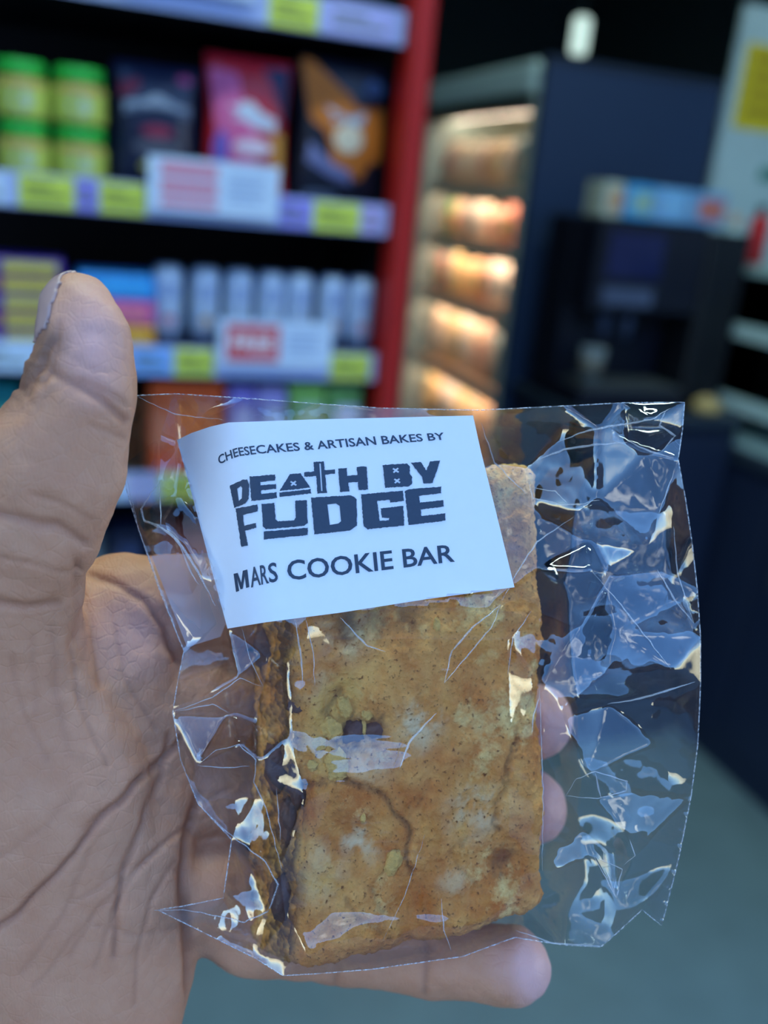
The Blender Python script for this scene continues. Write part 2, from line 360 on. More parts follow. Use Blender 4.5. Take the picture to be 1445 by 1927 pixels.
# ------------------------------------------------------------------ open cooler along the right aisle with navy end panel
XC = 1.24; YE = 2.4; YF = 3.22
m_frame = C(150, 166, 160, rough=.5)
c = thing('open_cooler', (XC, YE+.05, 0), 'tall open cooler with warm lit shelves beside the aisle', 'cooler')
wpart('header', *boxvf((XC-.02, YE+.04, 1.80), (XC+.7, YF, 1.885), .01), C(206, 228, 222), c)
wpart('header_trim', *boxvf((XC-.02, YE+.04, 1.765), (XC+.05, YF, 1.80)), C(60, 72, 70), c)
wpart('back_wall', *boxvf((XC+.48, YE+.04, 0), (XC+.5, YF, 1.8)), C(205, 170, 130), c)
wpart('end_frame', *boxvf((XC-.02, YF-.03, 0), (XC+.5, YF, 1.8)), m_frame, c)
wpart('corner_post', *boxvf((XC-.012, YE+.018, 0), (XC+.012, YE+.04, 1.80)), C(170, 180, 170), c)
wpart('kick_panel', *boxvf((XC, YE+.04, 0), (XC+.5, YF, .3)), C(70, 74, 74), c)
lm = mat('warm_tube', (1, .8, .6), emit=(1, .78, .6), estr=7)
CZ = [.42, .70, .955, 1.195, 1.385, 1.56]
for z in CZ:
    wpart('shelf', *boxvf((XC+.02, YE+.045, z-.02), (XC+.47, YF-.03, z)), C(208, 176, 146), c)
    wpart('shelf_rail', *boxvf((XC+.012, YE+.045, z-.04), (XC+.02, YF-.03, z+.008)), C(226, 200, 176), c)
wpart('light_tube', *boxvf((XC+.055, YE+.06, 1.768), (XC+.07, YF-.05, 1.785)), lm, c)
for z in CZ[1:]: wpart('light_tube', *boxvf((XC+.024, YE+.06, z-.034), (XC+.034, YF-.05, z-.0205)), lm, c)
pal = [((232, 212, 184), 'tan'), ((222, 190, 166), 'brown'), ((236, 200, 150), 'orange'), ((240, 230, 214), 'cream'), ((206, 140, 120), 'rust red'), ((232, 212, 150), 'yellow'), ((120, 140, 140), 'grey'), ((110, 150, 80), 'green')]
ordn = 'zeroth first second third fourth fifth sixth seventh eighth ninth tenth eleventh twelfth thirteenth fourteenth'.split()
rows = ['lowest', 'second lowest', 'third', 'fourth', 'fifth', 'top']
protos = {}
for i, z in enumerate(CZ):
    y = YE+.10; cnt_p = 0
    while y < YF-.09:
        w = random.uniform(.055, .085); hmax = (CZ[i+1] if i+1 < len(CZ) else 1.75)-z-.04
        h = hmax*random.uniform(.82, .99); cnt_p = cnt_p+1; k = random.choice([0, 0, 1, 2, 3, 3, 4, 5, 6, 7])
        if i == 3 and 2.72 < y < 2.8: k = 4
        o = bpy.data.objects.new('chilled_pack', None)
        COL.objects.link(o); o.location = (XC+.07, y+w/2, z); o.rotation_euler.z = -math.pi/2
        tag(o, '%s food pack on the %s cooler shelf, %s from the navy panel' % (pal[k][1], rows[i], ordn[cnt_p]), 'food pack', '%s packs on the %s cooler shelf' % (pal[k][1], rows[i]))
        key = k
        if key not in protos:
            a = mk('pouch', *pouch(.07, .15, .04, 6, 8), C(*pal[k][0], rough=.45, noise_amt=.2, nscale=50), o, True)
            b = mk('print_panel', *boxvf((-.02, -.024, .05), (.02, -.0205, .10)), C(*pal[(k+3) % 8][0]), o); protos[key] = (a, b)
            parts = (a, b)
        else:
            parts = []
            for q in protos[key]: n = q.copy(); COL.objects.link(n); n.parent = o; parts.append(n)
        o.scale = (w/.07, 1, h/.15)
        y += w+.008
# far shelving beyond the cooler, same line
c2 = thing('wall_shelving', (XC+.05, YF+.06, 0), 'beige stocked shelving beyond the cooler next to the red post', 'shelf')
wpart('back_panel', *boxvf((XC+.4, YF+.05, 0), (XC+.43, 5.2, 1.75)), C(190, 160, 130), c2)
wpart('upright', *boxvf((XC+.02, YF+.04, 0), (XC+.06, YF+.08, 1.8)), C(96, 92, 84), c2)
for z in CZ: wpart('shelf', *boxvf((XC+.06, YF+.05, z-.02), (XC+.4, 5.2, z)), C(150, 120, 100), c2)
for i, z in enumerate(CZ[1:]):
    for j in range(8):
        k = random.randrange(6); o = bpy.data.objects.new('chilled_pack', None); COL.objects.link(o); o.location = (XC+.12, YF+.17+j*.2, z); o.rotation_euler.z = -math.pi/2; o.scale = (2.2, 1, .95)
        tag(o, '%s pack on the %s shelf of the far shelving, %s beyond the cooler' % (pal[k][1], rows[i+1], ordn[j+1]), 'food pack', '%s packs on the %s far shelf' % (pal[k][1], rows[i]))
        if k not in protos: protos[k] = (mk('pouch', *pouch(.07, .15, .04, 6, 8), C(*pal[k][0], rough=.45, noise_amt=.2, nscale=50), o, True), mk('print_panel', *boxvf((-.02, -.024, .05), (.02, -.0205, .10)), C(*pal[(k+3) % 8][0]), o))
        else:
            for q in protos[k]: n = q.copy(); COL.objects.link(n); n.parent = o
m_navy = mat('navy_laminate', srgb(34, 50, 78), rough=.45, noise_amt=.08, nscale=4)
e = thing('end_panel', (1.5, YE, 0), 'tall navy end panel behind the coffee machine', 'panel')
wpart('board', *boxvf((XC-.01, YE-.02, 0), (1.80, YE+.01, 1.88), .004), m_navy, e)
wpart('cap', *boxvf((XC-.014, YE-.024, 1.872), (1.805, YE+.014, 1.89)), C(30, 40, 60), e)

# ------------------------------------------------------------------ counters, coffee machine, display case
XK = 1.782
m_cab = mat('counter_navy', srgb(28, 38, 60), rough=.5, noise_amt=.1, nscale=5)
m_top = C(44, 54, 66, rough=.35)
k = thing('side_counter', (XK, 1.2, 0), 'dark navy counter along the right side of the photo', 'counter')
for j in range(3):
    y = .75+j*.53; d = wpart('door', *boxvf((XK-.004, y+.006, .1), (XK+.016, y+.524, .87), .003), m_cab, k)
    h = mk('handle', *boxvf((XK-.018, y+.45, .6), (XK-.006, y+.462, .78), .003), C(70, 76, 84, metal=.6), d)
    for vv in h.data.vertices: vv.co -= Vector(k.location)
wpart('body', *boxvf((XK+.016, .75, .0), (2.5, YE-.03, .89)), m_cab, k)
wpart('worktop', *boxvf((XK-.02, .73, .89), (2.52, YE-.03, .925), .004), m_top, k)
k = thing('back_counter', (1.5, 2.1, 0), 'dark counter under the coffee machine', 'counter')
wpart('body', *boxvf((XC+.02, 1.98, 0), (XK-.03, YE-.03, .99)), m_cab, k)
wpart('worktop', *boxvf((XC+.005, 1.955, .99), (XK-.03, YE-.03, 1.02), .004), m_top, k)
for j in range(2): wpart('door', *boxvf((XC+.03+j*.235, 1.966, .1), (XC+.255+j*.235, 1.98, .96), .003), m_cab, k)

ZT = 1.02
q = thing('coffee_machine', (1.42, 2.16, ZT), 'black coffee machine standing in front of the navy panel', 'coffee machine')
md = mat('machine_plastic', srgb(20, 22, 34), rough=.35, noise_amt=.1); mg = C(74, 82, 104, rough=.4)
wpart('base', *boxvf((1.27, 2.03, ZT), (1.60, 2.32, ZT+.05), .006), md, q)
wpart('back_body', *boxvf((1.27, 2.18, ZT+.05), (1.60, 2.32, 1.50), .006), md, q)
wpart('head', *boxvf((1.27, 2.05, 1.27), (1.60, 2.18, 1.50), .01), md, q)
wpart('display', *boxvf((1.30, 2.046, 1.36), (1.46, 2.051, 1.47)), C(30, 36, 74, rough=.2), q)
wpart('button_panel', *boxvf((1.30, 2.045, 1.29), (1.45, 2.051, 1.335)), mg, q)
for j in range(2): wpart('spout', *lathe([(.012, 0), (.016, .05), (.016, .07)], 12, (1.36+j*.07, 2.11, 1.20)), mg, q, True)
wpart('drip_tray', *boxvf((1.29, 2.035, ZT+.05), (1.58, 2.17, ZT+.062)), C(80, 84, 84, metal=.5), q)
wpart('side_tower', *boxvf((1.61, 2.06, ZT), (1.74, 2.32, 1.49), .006), C(12, 14, 20, rough=.5), q)
t = thing('paper_cup', (1.335, 2.10, ZT+.062), 'pale paper cup under the coffee spouts', 'cup')
mk('cup', *lathe([(.024, 0), (.034, .085), (.035, .088), (.033, .088), (.023, .004)], 20), C(150, 156, 150), t, True)
mk('sleeve', *lathe([(.0275, .02), (.0327, .06)], 20), C(110, 104, 90), t, True)
t = thing('bread_roll', (1.655, 2.0, ZT), 'small tan roll on the counter edge', 'bread')
mk('crust', *lathe([(.004, 0), (.034, .004), (.042, .018), (.034, .034), (.014, .042), (0, .043)], 16), C(190, 160, 100, bump=.3), t, True)
for k in range(2): mk('score', *tube([(-.02, -.015+k*.025, .041), (0, -.012+k*.025, .045), (.02, -.009+k*.025, .041)], .002), C(226, 200, 150), t)
xs = [(1.285, 1.345, (186, 190, 170), (196, 150, 110), 'cream box at the left end on the coffee machine'), (1.35, 1.435, (74, 160, 214), (150, 180, 160), 'bright blue box on the coffee machine'),
      (1.44, 1.535, (120, 172, 214), (130, 180, 215), 'light blue box second from right on the coffee machine'), (1.54, 1.66, (110, 156, 196), (190, 110, 96), 'light blue box with red spot on the coffee machine')]
for a, b, c_, c2_, nm in xs: pack('tea_box', a, b, 1.5005, .085, c_, c2_, nm, 'boxes on the coffee machine', depth=.09, y=2.09, cat='box')

d = thing('display_case', (2.1, 2.0, .925), 'pale framed glass display case on the right counter', 'display case')
mp = C(168, 196, 190, rough=.4)
gl = bpy.data.materials.new('case_glass'); gl.use_nodes = True
n_, l_ = gl.node_tree.nodes, gl.node_tree.links; n_.remove(n_['Principled BSDF'])
tr = n_.new('ShaderNodeBsdfTransparent'); tr.inputs[0].default_value = (.8, .92, .88, 1); gs = n_.new('ShaderNodeBsdfGlossy'); gs.inputs['Roughness'].default_value = .03
fr = n_.new('ShaderNodeFresnel'); mxs = n_.new('ShaderNodeMixShader'); l_.new(fr.outputs[0], mxs.inputs[0]); l_.new(tr.outputs[0], mxs.inputs[1]); l_.new(gs.outputs[0], mxs.inputs[2]); l_.new(mxs.outputs[0], n_['Material Output'].inputs[0])
CY0, CY1 = 1.45, YE-.05
for z in (.94, 1.04, 1.235, 1.40):
    wpart('shelf', *boxvf((XK, CY0, z-.012), (2.35, CY1, z+.012)), mp, d)
    if z in (1.235, 1.04): wpart('shelf_rail', *boxvf((XK-.006, CY0, z-.018), (XK+.004, CY1, z+.02)), C(190, 214, 208), d)
for y in (CY0, CY1-.02): wpart('frame_post', *boxvf((XK-.002, y, .925), (XK+.018, y+.02, 1.41)), C(60, 70, 70), d)
wpart('pane', *boxvf((XK+.022, CY0+.02, 1.05), (XK+.025, CY1-.02, 1.39)), gl, d)
wpart('back_board', *boxvf((1.80, YE-.045, .925), (2.6, YE-.025, 2.09)), C(172, 190, 190, rough=.5), d)
for (yy, z, cc, nm) in [(1.62, 1.247, (150, 150, 90), 'olive wrapped sandwich nearest on the upper glass shelf'), (1.80, 1.247, (40, 96, 70), 'dark green packet on the upper glass shelf'), (1.98, 1.247, (156, 160, 110), 'pale olive packet on the upper glass shelf'), (2.16, 1.247, (110, 120, 120), 'grey packet at the far end of the upper glass shelf'),
                        (1.62, 1.052, (206, 176, 60), 'yellow packet on the lower glass shelf'), (1.80, 1.052, (50, 80, 60), 'green packet on the lower glass shelf'), (1.98, 1.052, (140, 156, 100), 'olive packet on the lower glass shelf'), (2.16, 1.052, (150, 160, 160), 'pale grey packet on the lower glass shelf')]:
    t = thing('sandwich_packet', (XK+.10, yy, z), nm, 'food pack', 'packets in the display case', -math.pi/2)
    mk('wrapper', *pouch(.11, .12, .06, 8, 8), C(*cc, rough=.35, noise_amt=.25, nscale=40), t, True)
    mk('sticker', *boxvf((-.02, -.036, .045), (.02, -.0325, .075)), C(206, 214, 206), t)
t = thing('sauce_bottle', (1.80, 2.22, 1.4125), 'white bottle with peach neck on the display case', 'bottle')
mk('body', *lathe([(.02, 0), (.024, .004), (.024, .075), (.012, .10)], 16), C(180, 206, 206), t, True)
mk('neck', *lathe([(.013, .098), (.012, .128), (0, .128)], 16), C(224, 170, 130), t, True)
t = thing('sauce_bottle', (1.845, 2.17, 1.4125), 'red bottle with dark cap on the display case', 'bottle')
mk('body', *lathe([(.022, 0), (.027, .004), (.027, .11), (.014, .135)], 16), C(186, 30, 34), t, True)
mk('cap', *lathe([(.014, .133), (.014, .158), (0, .158)], 16), C(24, 30, 44), t, True)
a = onY(1400, 77, YE-.05); b = onY(1396, 242, YE-.05)
t = thing('poster', (b[0], YE-.047, b[2]), 'yellow poster on the pale board at the right edge', 'poster')
wpart('sheet', *boxvf((a[0]+.02, YE-.048, b[2]), (a[0]+.34, YE-.0455, a[2])), C(206, 180, 30), t)
for j in range(4): wpart('print_line', *boxvf((a[0]+.05, YE-.049, b[2]+.04+j*.045), (a[0]+.28-.03*j, YE-.0482, b[2]+.058+j*.045)), C(150, 120, 20), t)
a = onY(1440, 330, YE-.05); wpart('green_sticker', *boxvf((a[0]-.02, YE-.048, a[2]-.015), (a[0]+.10, YE-.0455, a[2]+.02)), C(70, 120, 104), d)

# ------------------------------------------------------------------ implicit surface mesher
def surface_nets(vals, org, h):
    s = vals < 0
    nx, ny, nz = vals.shape
    cnt = np.zeros((nx-1, ny-1, nz-1), np.float32); acc = np.zeros((nx-1, ny-1, nz-1, 3), np.float32)
    for ax in range(3):
        o1, o2 = [a for a in range(3) if a != ax]
        a = [slice(None)]*3; b = [slice(None)]*3; a[ax] = slice(0, -1); b[ax] = slice(1, None)
        va, vb = vals[tuple(a)], vals[tuple(b)]; m = (va < 0) != (vb < 0)
        I = np.argwhere(m); t = (va[m]/(va[m]-vb[m]))
        pos = I.astype(np.float32); pos[:, ax] += t
        for d1 in (0, -1):
            for d2 in (0, -1):
                J = I.copy(); J[:, o1] += d1; J[:, o2] += d2
                ok = (J >= 0).all(1) & (J[:, o1] < cnt.shape[o1]) & (J[:, o2] < cnt.shape[o2])
                Jk = tuple(J[ok].T); np.add.at(cnt, Jk, 1); np.add.at(acc, Jk, pos[ok])
    cells = np.argwhere(cnt > 0); idx = -np.ones(cnt.shape, np.int64); idx[tuple(cells.T)] = np.arange(len(cells))
    V = acc[tuple(cells.T)]/cnt[tuple(cells.T)][:, None]*h+org
    Q = []
    for ax in range(3):
        o1, o2 = [(1, 2), (2, 0), (0, 1)][ax]
        a = [slice(None)]*3; b = [slice(None)]*3; a[ax] = slice(0, -1); b[ax] = slice(1, None)
        m = s[tuple(a)] != s[tuple(b)]; I = np.argwhere(m); ins = s[tuple(a)][m]
        I0 = (I[:, o1] > 0) & (I[:, o2] > 0) & (I[:, o1] < cnt.shape[o1]) & (I[:, o2] < cnt.shape[o2]); I = I[I0]; ins = ins[I0]
        q = []
        for d1, d2 in ((-1, -1), (0, -1), (0, 0), (-1, 0)):
            J = I.copy(); J[:, o1] += d1; J[:, o2] += d2; q.append(idx[tuple(J.T)])
        q = np.stack(q, 1); q[~ins] = q[~ins][:, ::-1]; Q.append(q)
    return V, np.concatenate(Q)
def cone_sdf(p, a, b, ra, rb, kz):
    a = a*np.array([1, 1, 1/kz]); b = b*np.array([1, 1, 1/kz]); p = p*np.array([1, 1, 1/kz], np.float32)
    ba = b-a; t = np.clip(((p-a) @ ba)/(ba @ ba+1e-9), 0, 1)
    d = np.sqrt(((p-a-t[..., None]*ba)**2).sum(-1))-(ra+(rb-ra)*t)
    return d*(.5+.5*kz)
def fast_mesh(name, V, Q, m, parent=None, loc=None):
    me = bpy.data.meshes.new(name); Vl = V-(np.asarray(loc) if loc is not None else 0)
    me.from_pydata(Vl.tolist(), [], Q.tolist()); me.materials.append(m)
    me.polygons.foreach_set('use_smooth', np.ones(len(me.polygons), bool)); me.update()
    o = bpy.data.objects.new(name, me); COL.objects.link(o)
    if loc is not None: o.location = tuple(loc)
    if parent: o.parent = parent
    return o
def normals(V, Q):
    n = np.cross(V[Q[:, 2]]-V[Q[:, 0]], V[Q[:, 3]]-V[Q[:, 1]]); N = np.zeros_like(V)
    for k in range(4): np.add.at(N, Q[:, k], n)
    return N/(np.linalg.norm(N, axis=1)[:, None]+1e-12)
def smooth_mesh(V, Q, it=3):
    e = np.concatenate([Q[:, [k, (k+1) % 4]] for k in range(4)])
    for _ in range(it):
        A = np.zeros_like(V); c = np.zeros(len(V)); np.add.at(A, e[:, 0], V[e[:, 1]]); np.add.at(c, e[:, 0], 1); np.add.at(A, e[:, 1], V[e[:, 0]]); np.add.at(c, e[:, 1], 1)
        V = V*.4+.6*A/c[:, None]
    return V
def seg_dist(x, y, pl):
    d = np.full(x.shape, 1e9)
    for (ax, ay), (bx, by) in zip(pl[:-1], pl[1:]):
        L = (bx-ax)**2+(by-ay)**2; t = np.clip(((x-ax)*(bx-ax)+(y-ay)*(by-ay))/L, 0, 1)
        d = np.minimum(d, np.hypot(x-ax-t*(bx-ax), y-ay-t*(by-ay)))
    return d
def attr(o, name, vals):
    a = o.data.attributes.new(name, 'FLOAT', 'POINT'); a.data.foreach_set('value', np.asarray(vals, np.float32))

# ------------------------------------------------------------------ hand
# chains of (photo x, photo y, distance mm, radius in photo px, depth flattening)
CH = [
 [(147, 578, 207, 66, .85), (158, 635, 206, 73, .8), (160, 700, 206, 81, .75), (143, 765, 206, 98, .65), (102, 868, 208, 126, .58), (42, 982, 212, 138, .58), (-8, 1100, 220, 152, .58), (-30, 1240, 228, 185, .55)],   # thumb
 [(-30, 1240, 228, 185, .55), (20, 1480, 236, 250, .48), (60, 1700, 242, 270, .45), (20, 2050, 246, 300, .45), (-160, 2500, 252, 300, .5), (-420, 3100, 262, 310, .6)],                            # thenar, palm, forearm
 [(60, 1700, 242, 240, .45), (190, 1640, 246, 160, .6), (190, 1800, 246, 166, .6), (120, 1960, 246, 210, .5)],                                                           # heel below the little finger
 [(-30, 1240, 234, 170, .5), (170, 1260, 246, 150, .55), (235, 1420, 250, 130, .6), (200, 1640, 248, 155, .55)],                                                       # palm under the fingers
 [(60, 1190, 240, 110, .7), (240, 1150, 250, 104, .7), (330, 1140, 256, 92, .8), (480, 1130, 268, 80, 1), (720, 1120, 281, 70, 1), (900, 1120, 279, 64, 1)],                # index
 [(220, 1330, 250, 120, .7), (370, 1310, 258, 92, .9), (620, 1325, 281, 76, 1), (850, 1350, 279, 72, 1), (1005, 1357, 267, 71, 1)],                                        # middle
 [(220, 1500, 250, 120, .7), (370, 1480, 260, 92, .9), (620, 1500, 281, 76, 1), (850, 1518, 279, 72, 1), (998, 1520, 268, 69, 1)],                                         # ring
 [(200, 1690, 250, 140, .6), (395, 1680, 256, 96, .9), (480, 1742, 260, 86, 1), (640, 1768, 264, 74, 1), (800, 1797, 259, 69, 1), (962, 1817, 252, 72, 1)],              # little
]
H = .7
lo = np.array([-150., -215., -300.]); hi = np.array([62., 68., -186.])
n = np.ceil((hi-lo)/H).astype(int)
gx_, gy_, gz_ = [lo[i]+H*np.arange(n[i]) for i in range(3)]
field = np.full(tuple(n), 30., np.float32); KS = 5.
for ci, ch in enumerate(CH):
    for a, b in zip(ch[:-1], ch[1:]):
        pa, pb = pxl(*a[:3]), pxl(*b[:3]); ra, rb = a[3]*a[2]/F, b[3]*b[2]/F; kz = (a[4]+b[4])/2
        mlo = np.minimum(pa-ra, pb-rb)-12; mhi = np.maximum(pa+ra, pb+rb)+12
        i0 = np.clip(((mlo-lo)/H).astype(int), 0, n); i1 = np.clip(((mhi-lo)/H).astype(int)+1, 0, n)
        if (i1 <= i0).any(): continue
        sl = tuple(slice(p, q) for p, q in zip(i0, i1))
        G = np.stack(np.meshgrid(gx_[sl[0]], gy_[sl[1]], gz_[sl[2]], indexing='ij'), -1).astype(np.float32)
        d = cone_sdf(G, pa, pb, ra, rb, kz).astype(np.float32); f0 = field[sl]
        ks = KS if ci < 4 else 3.2
        hh = np.maximum(ks-np.abs(d-f0), 0)/ks; field[sl] = np.minimum(d, f0)-hh*hh*ks*.25
field[0], field[:, 0], field[:, :, 0] = 5, 5, 5; field[-1], field[:, -1], field[:, :, -1] = 5, 5, 5
HV, HQ = surface_nets(field, lo, H); HV = smooth_mesh(HV.astype(float), HQ, 4)
px = CX-HV[:, 0]/HV[:, 2]*F; py = CY+HV[:, 1]/HV[:, 2]*F
N = normals(HV, HQ); front = np.clip(N[:, 2]*2+.2, 0, 1)
CREASES = [  # polyline, width px, depth mm
 ([(95, 700), (140, 722), (190, 748), (238, 792)], 9, .9), ([(150, 715), (200, 735), (236, 762)], 7, .5),
 ([(0, 965), (70, 985), (110, 990), (158, 1020)], 10, .8), ([(-20, 1130), (50, 1142), (110, 1138)], 9, .7),
 ([(350, 1385), (290, 1445), (200, 1530), (110, 1640), (40, 1710), (-20, 1760)], 7, 1.2),
 ([(318, 1385), (302, 1460), (270, 1550), (235, 1630), (218, 1720), (215, 1800)], 7, .8),
 ([(372, 1500), (352, 1580), (345, 1680), (355, 1780), (358, 1890)], 10, 1.6),
 ([(150, 1072), (215, 1098), (270, 1130), (310, 1180), (330, 1240)], 7, .8), ([(150, 1100), (172, 1180), (190, 1290)], 7, .5),
 ([(145, 1060), (148, 1150), (140, 1200)], 9, .7),
 ([(340, 1560), (270, 1620), (130, 1700)], 6, .3), ([(100, 1180), (105, 1300), (130, 1420)], 9, .3), ([(60, 1200), (70, 1350)], 8, .25),
 ([(40, 1830), (120, 1720), (170, 1600)], 6, .3), ([(420, 1560), (330, 1640)], 6, .3), ([(805, 1740), (802, 1870)], 7, .7), ([(640, 1730), (632, 1850)], 7, .5),
 ([(100, 640), (85, 690), (40, 730)], 7, .6), ([(112, 610), (105, 680), (85, 720)], 5, .4), ([(90, 668), (50, 745)], 6, .4), ([(25, 720), (60, 760)], 5, .3),
 ([(0, 1610), (80, 1560), (150, 1480)], 8, .2),
 ([(215, 1715), (255, 1640), (320, 1575), (400, 1530)], 5, .4), ([(175, 1820), (215, 1720), (240, 1600)], 5, .35), ([(250, 1890), (262, 1780), (285, 1690), (330, 1620)], 5, .4), ([(130, 1800), (190, 1700), (300, 1600)], 5, .35),
 ([(310, 1440), (250, 1480), (160, 1560)], 5, .35), ([(60, 1860), (140, 1760), (210, 1690)], 5, .3), ([(20, 1230), (40, 1330), (90, 1430)], 6, .3), ([(130, 1210), (150, 1330), (200, 1440)], 5, .35), ([(215, 1180), (235, 1280), (290, 1370)], 5, .35), ([(0, 1050), (60, 1060), (130, 1080)], 5, .35),
 ([(170, 800), (205, 812), (240, 830)], 5, .3), ([(60, 930), (110, 945), (170, 975)], 5, .3), ([(180, 1740), (260, 1760), (345, 1740)], 5, .3), ([(440, 1480), (400, 1500), (365, 1530)], 5, .5), ([(120, 660), (160, 690), (215, 700)], 5, .2),
]
disp = np.zeros(len(HV)); pig = np.zeros(len(HV))
for pl, w, dep in CREASES:
    wob = np.array([noise.noise(Vector((a*.02, b*.02, 3.3))) for a, b in zip(px, py)])*4
    q = np.exp(-((seg_dist(px+wob, py+wob, pl)/w)**2))*front; disp -= dep*q; pig = np.maximum(pig, q*min(1, dep*.9))
nz = np.array([noise.fractal(Vector(v)*.10, 1, 2, 3) for v in HV]); disp += nz*.6
kn = np.exp(-(((px-55)/60)**2+((py-700)/50)**2)); disp += kn*np.array([noise.noise(Vector((a*.05, b*.09, 0))) for a, b in zip(px, py)])*.8
HV = HV+N*disp[:, None]
dors = np.clip(1-seg_dist(px, py, [(95, 640), (60, 690), (20, 735), (-60, 780)])/45, 0, 1)
pink = np.clip(1-np.hypot((px-175)/95, (py-640)/150), 0, 1)+np.clip(1-np.hypot((px-260)/130, (py-1180)/120), 0, 1)*.6+np.clip(1-np.hypot((px-1010)/110, (py-1810)/90), 0, 1)+np.clip((px-960)/60, 0, 1)

ms = bpy.data.materials.new('skin'); ms.use_nodes = True
n_, l_ = ms.node_tree.nodes, ms.node_tree.links; B = n_['Principled BSDF']
def att(nm): a = n_.new('ShaderNodeAttribute'); a.attribute_name = nm; return a.outputs['Fac']
def mixc(fac, a, b):
    x = n_.new('ShaderNodeMix'); x.data_type = 'RGBA'
    (l_.new(fac, x.inputs[0]) if not isinstance(fac, float) else setattr(x.inputs[0], 'default_value', fac))
    for k, s_ in ((6, a), (7, b)):
        if isinstance(s_, tuple): x.inputs[k].default_value = (*s_, 1)
        else: l_.new(s_, x.inputs[k])
    return x.outputs[2]
tcn = n_.new('ShaderNodeTexCoord')
def tex(kind, scale, **kw):
    t_ = n_.new(kind); l_.new(tcn.outputs['Object'], t_.inputs['Vector']); t_.inputs['Scale'].default_value = scale
    for a_, v_ in kw.items(): t_.inputs[a_].default_value = v_
    return t_
n1 = tex('ShaderNodeTexNoise', 70, Detail=8, Roughness=.7); n2 = tex('ShaderNodeTexNoise', 600, Detail=3)
c_ = mixc(n1.outputs['Fac'], srgb(190, 122, 86), srgb(222, 166, 130))
c_ = mixc(att('pink'), c_, srgb(234, 180, 174)); c_ = mixc(att('dorsal'), c_, srgb(120, 86, 70)); c_ = mixc(att('crease'), c_, srgb(122, 66, 50))
l_.new(c_, B.inputs['Base Color'])
B.inputs['Roughness'].default_value = .52; B.inputs['Specular IOR Level'].default_value = .35
B.inputs['Subsurface Weight'].default_value = .12; B.inputs['Subsurface Radius'].default_value = (.0035, .0014, .0008); B.inputs['Subsurface Scale'].default_value = 1
vo = tex('ShaderNodeTexVoronoi', 900); wv = tex('ShaderNodeTexWave', 330, Distortion=14, Detail=3); wv.inputs['Detail Scale'].default_value = .8
ve = tex('ShaderNodeTexVoronoi', 260, Randomness=1); ve.feature = 'DISTANCE_TO_EDGE'
vm = n_.new('ShaderNodeMapRange'); vm.inputs[1].default_value = 0; vm.inputs[2].default_value = .08; vm.inputs[4].default_value = 1.6; l_.new(ve.outputs['Distance'], vm.inputs[0])
wm = n_.new('ShaderNodeMath'); wm.operation = 'MULTIPLY'; wm.inputs[1].default_value = .55; l_.new(wv.outputs['Fac'], wm.inputs[0])
ad0 = n_.new('ShaderNodeMath'); ad0.operation = 'ADD'; l_.new(vo.outputs['Distance'], ad0.inputs[0]); l_.new(wm.outputs[0], ad0.inputs[1])
ad = n_.new('ShaderNodeMath'); ad.operation = 'ADD'; l_.new(ad0.outputs[0], ad.inputs[0]); l_.new(vm.outputs[0], ad.inputs[1])
bp = n_.new('ShaderNodeBump'); bp.inputs['Strength'].default_value = .22; bp.inputs['Distance'].default_value = .0003
l_.new(ad.outputs[0], bp.inputs['Height']); l_.new(bp.outputs[0], B.inputs['Normal'])

HW = l2w(HV); hl = l2w(pxl(100, 1600, 245))
hand = fast_mesh('hand', HW, HQ, ms, None, hl)
tag(hand, 'left hand, palm up with raised thumb, holding the wrapped cookie bar', 'hand')
attr(hand, 'crease', np.clip(pig, 0, 1)*.5); attr(hand, 'dorsal', dors*.8); attr(hand, 'pink', np.clip(pink, 0, 1)*.7)
# thumb nail: a curved plate on the outer side of the thumb tip
s_ = (py-508)/(646-508); hx, hz = HV[:, 0]-(150-CX)/F*207, HV[:, 2]+206.5
ang = np.degrees(np.arctan2(hz, -hx)); lim_hi = 66-10*np.clip((s_-.5)*2, 0, 1)-40*np.clip(.16-s_, 0, 1)/.16-30*np.clip(s_-.82, 0, 1)/.18
inn = (s_ > 0) & (s_ < 1) & (ang < lim_hi) & (ang > -45) & (px < 150)
fq = HQ[inn[HQ].all(1)]; used = np.unique(fq); re_ = -np.ones(len(HV), int); re_[used] = np.arange(len(used))
nl = fast_mesh('thumb_nail', l2w(HV[used]+N[used]*.55)-hl, re_[fq], mat('nail', srgb(184, 148, 138), rough=.25, spec=.6, noise_amt=.05), hand)
sm = nl.modifiers.new('thick', 'SOLIDIFY'); sm.thickness = .0009; sm.offset = -1
tag(nl, 'pale pink thumb nail', None)

# ------------------------------------------------------------------ cookie bar
cor = {}  # 8 corners: (left/right, bottom/top, front/back)
cor[(0, 0, 0)] = pxl(566, 1826, 224.5); cor[(1, 0, 0)] = pxl(1020, 1716, 232.5)
cor[(0, 1, 0)] = pxl(560, 885, 227); cor[(1, 1, 0)] = pxl(1012, 872, 235)
cor[(0, 0, 1)] = pxl(468, 1790, 250); cor[(1, 0, 1)] = pxl(1000, 1720, 258)
cor[(0, 1, 1)] = pxl(468, 900, 252); cor[(1, 1, 1)] = pxl(990, 890, 260)
NX, NY, NZ = 110, 210, 46
Vs = {}; V = []; Q = []
def cv(i, j, k):
    key = (i, j, k)
    if key not in Vs: Vs[key] = len(V); V.append((i/NX, j/NY, k/NZ))
    return Vs[key]
for i in range(NX):
    for j in range(NY):
        Q.append((cv(i, j, 0), cv(i+1, j, 0), cv(i+1, j+1, 0), cv(i, j+1, 0))); Q.append((cv(i, j, NZ), cv(i, j+1, NZ), cv(i+1, j+1, NZ), cv(i+1, j, NZ)))
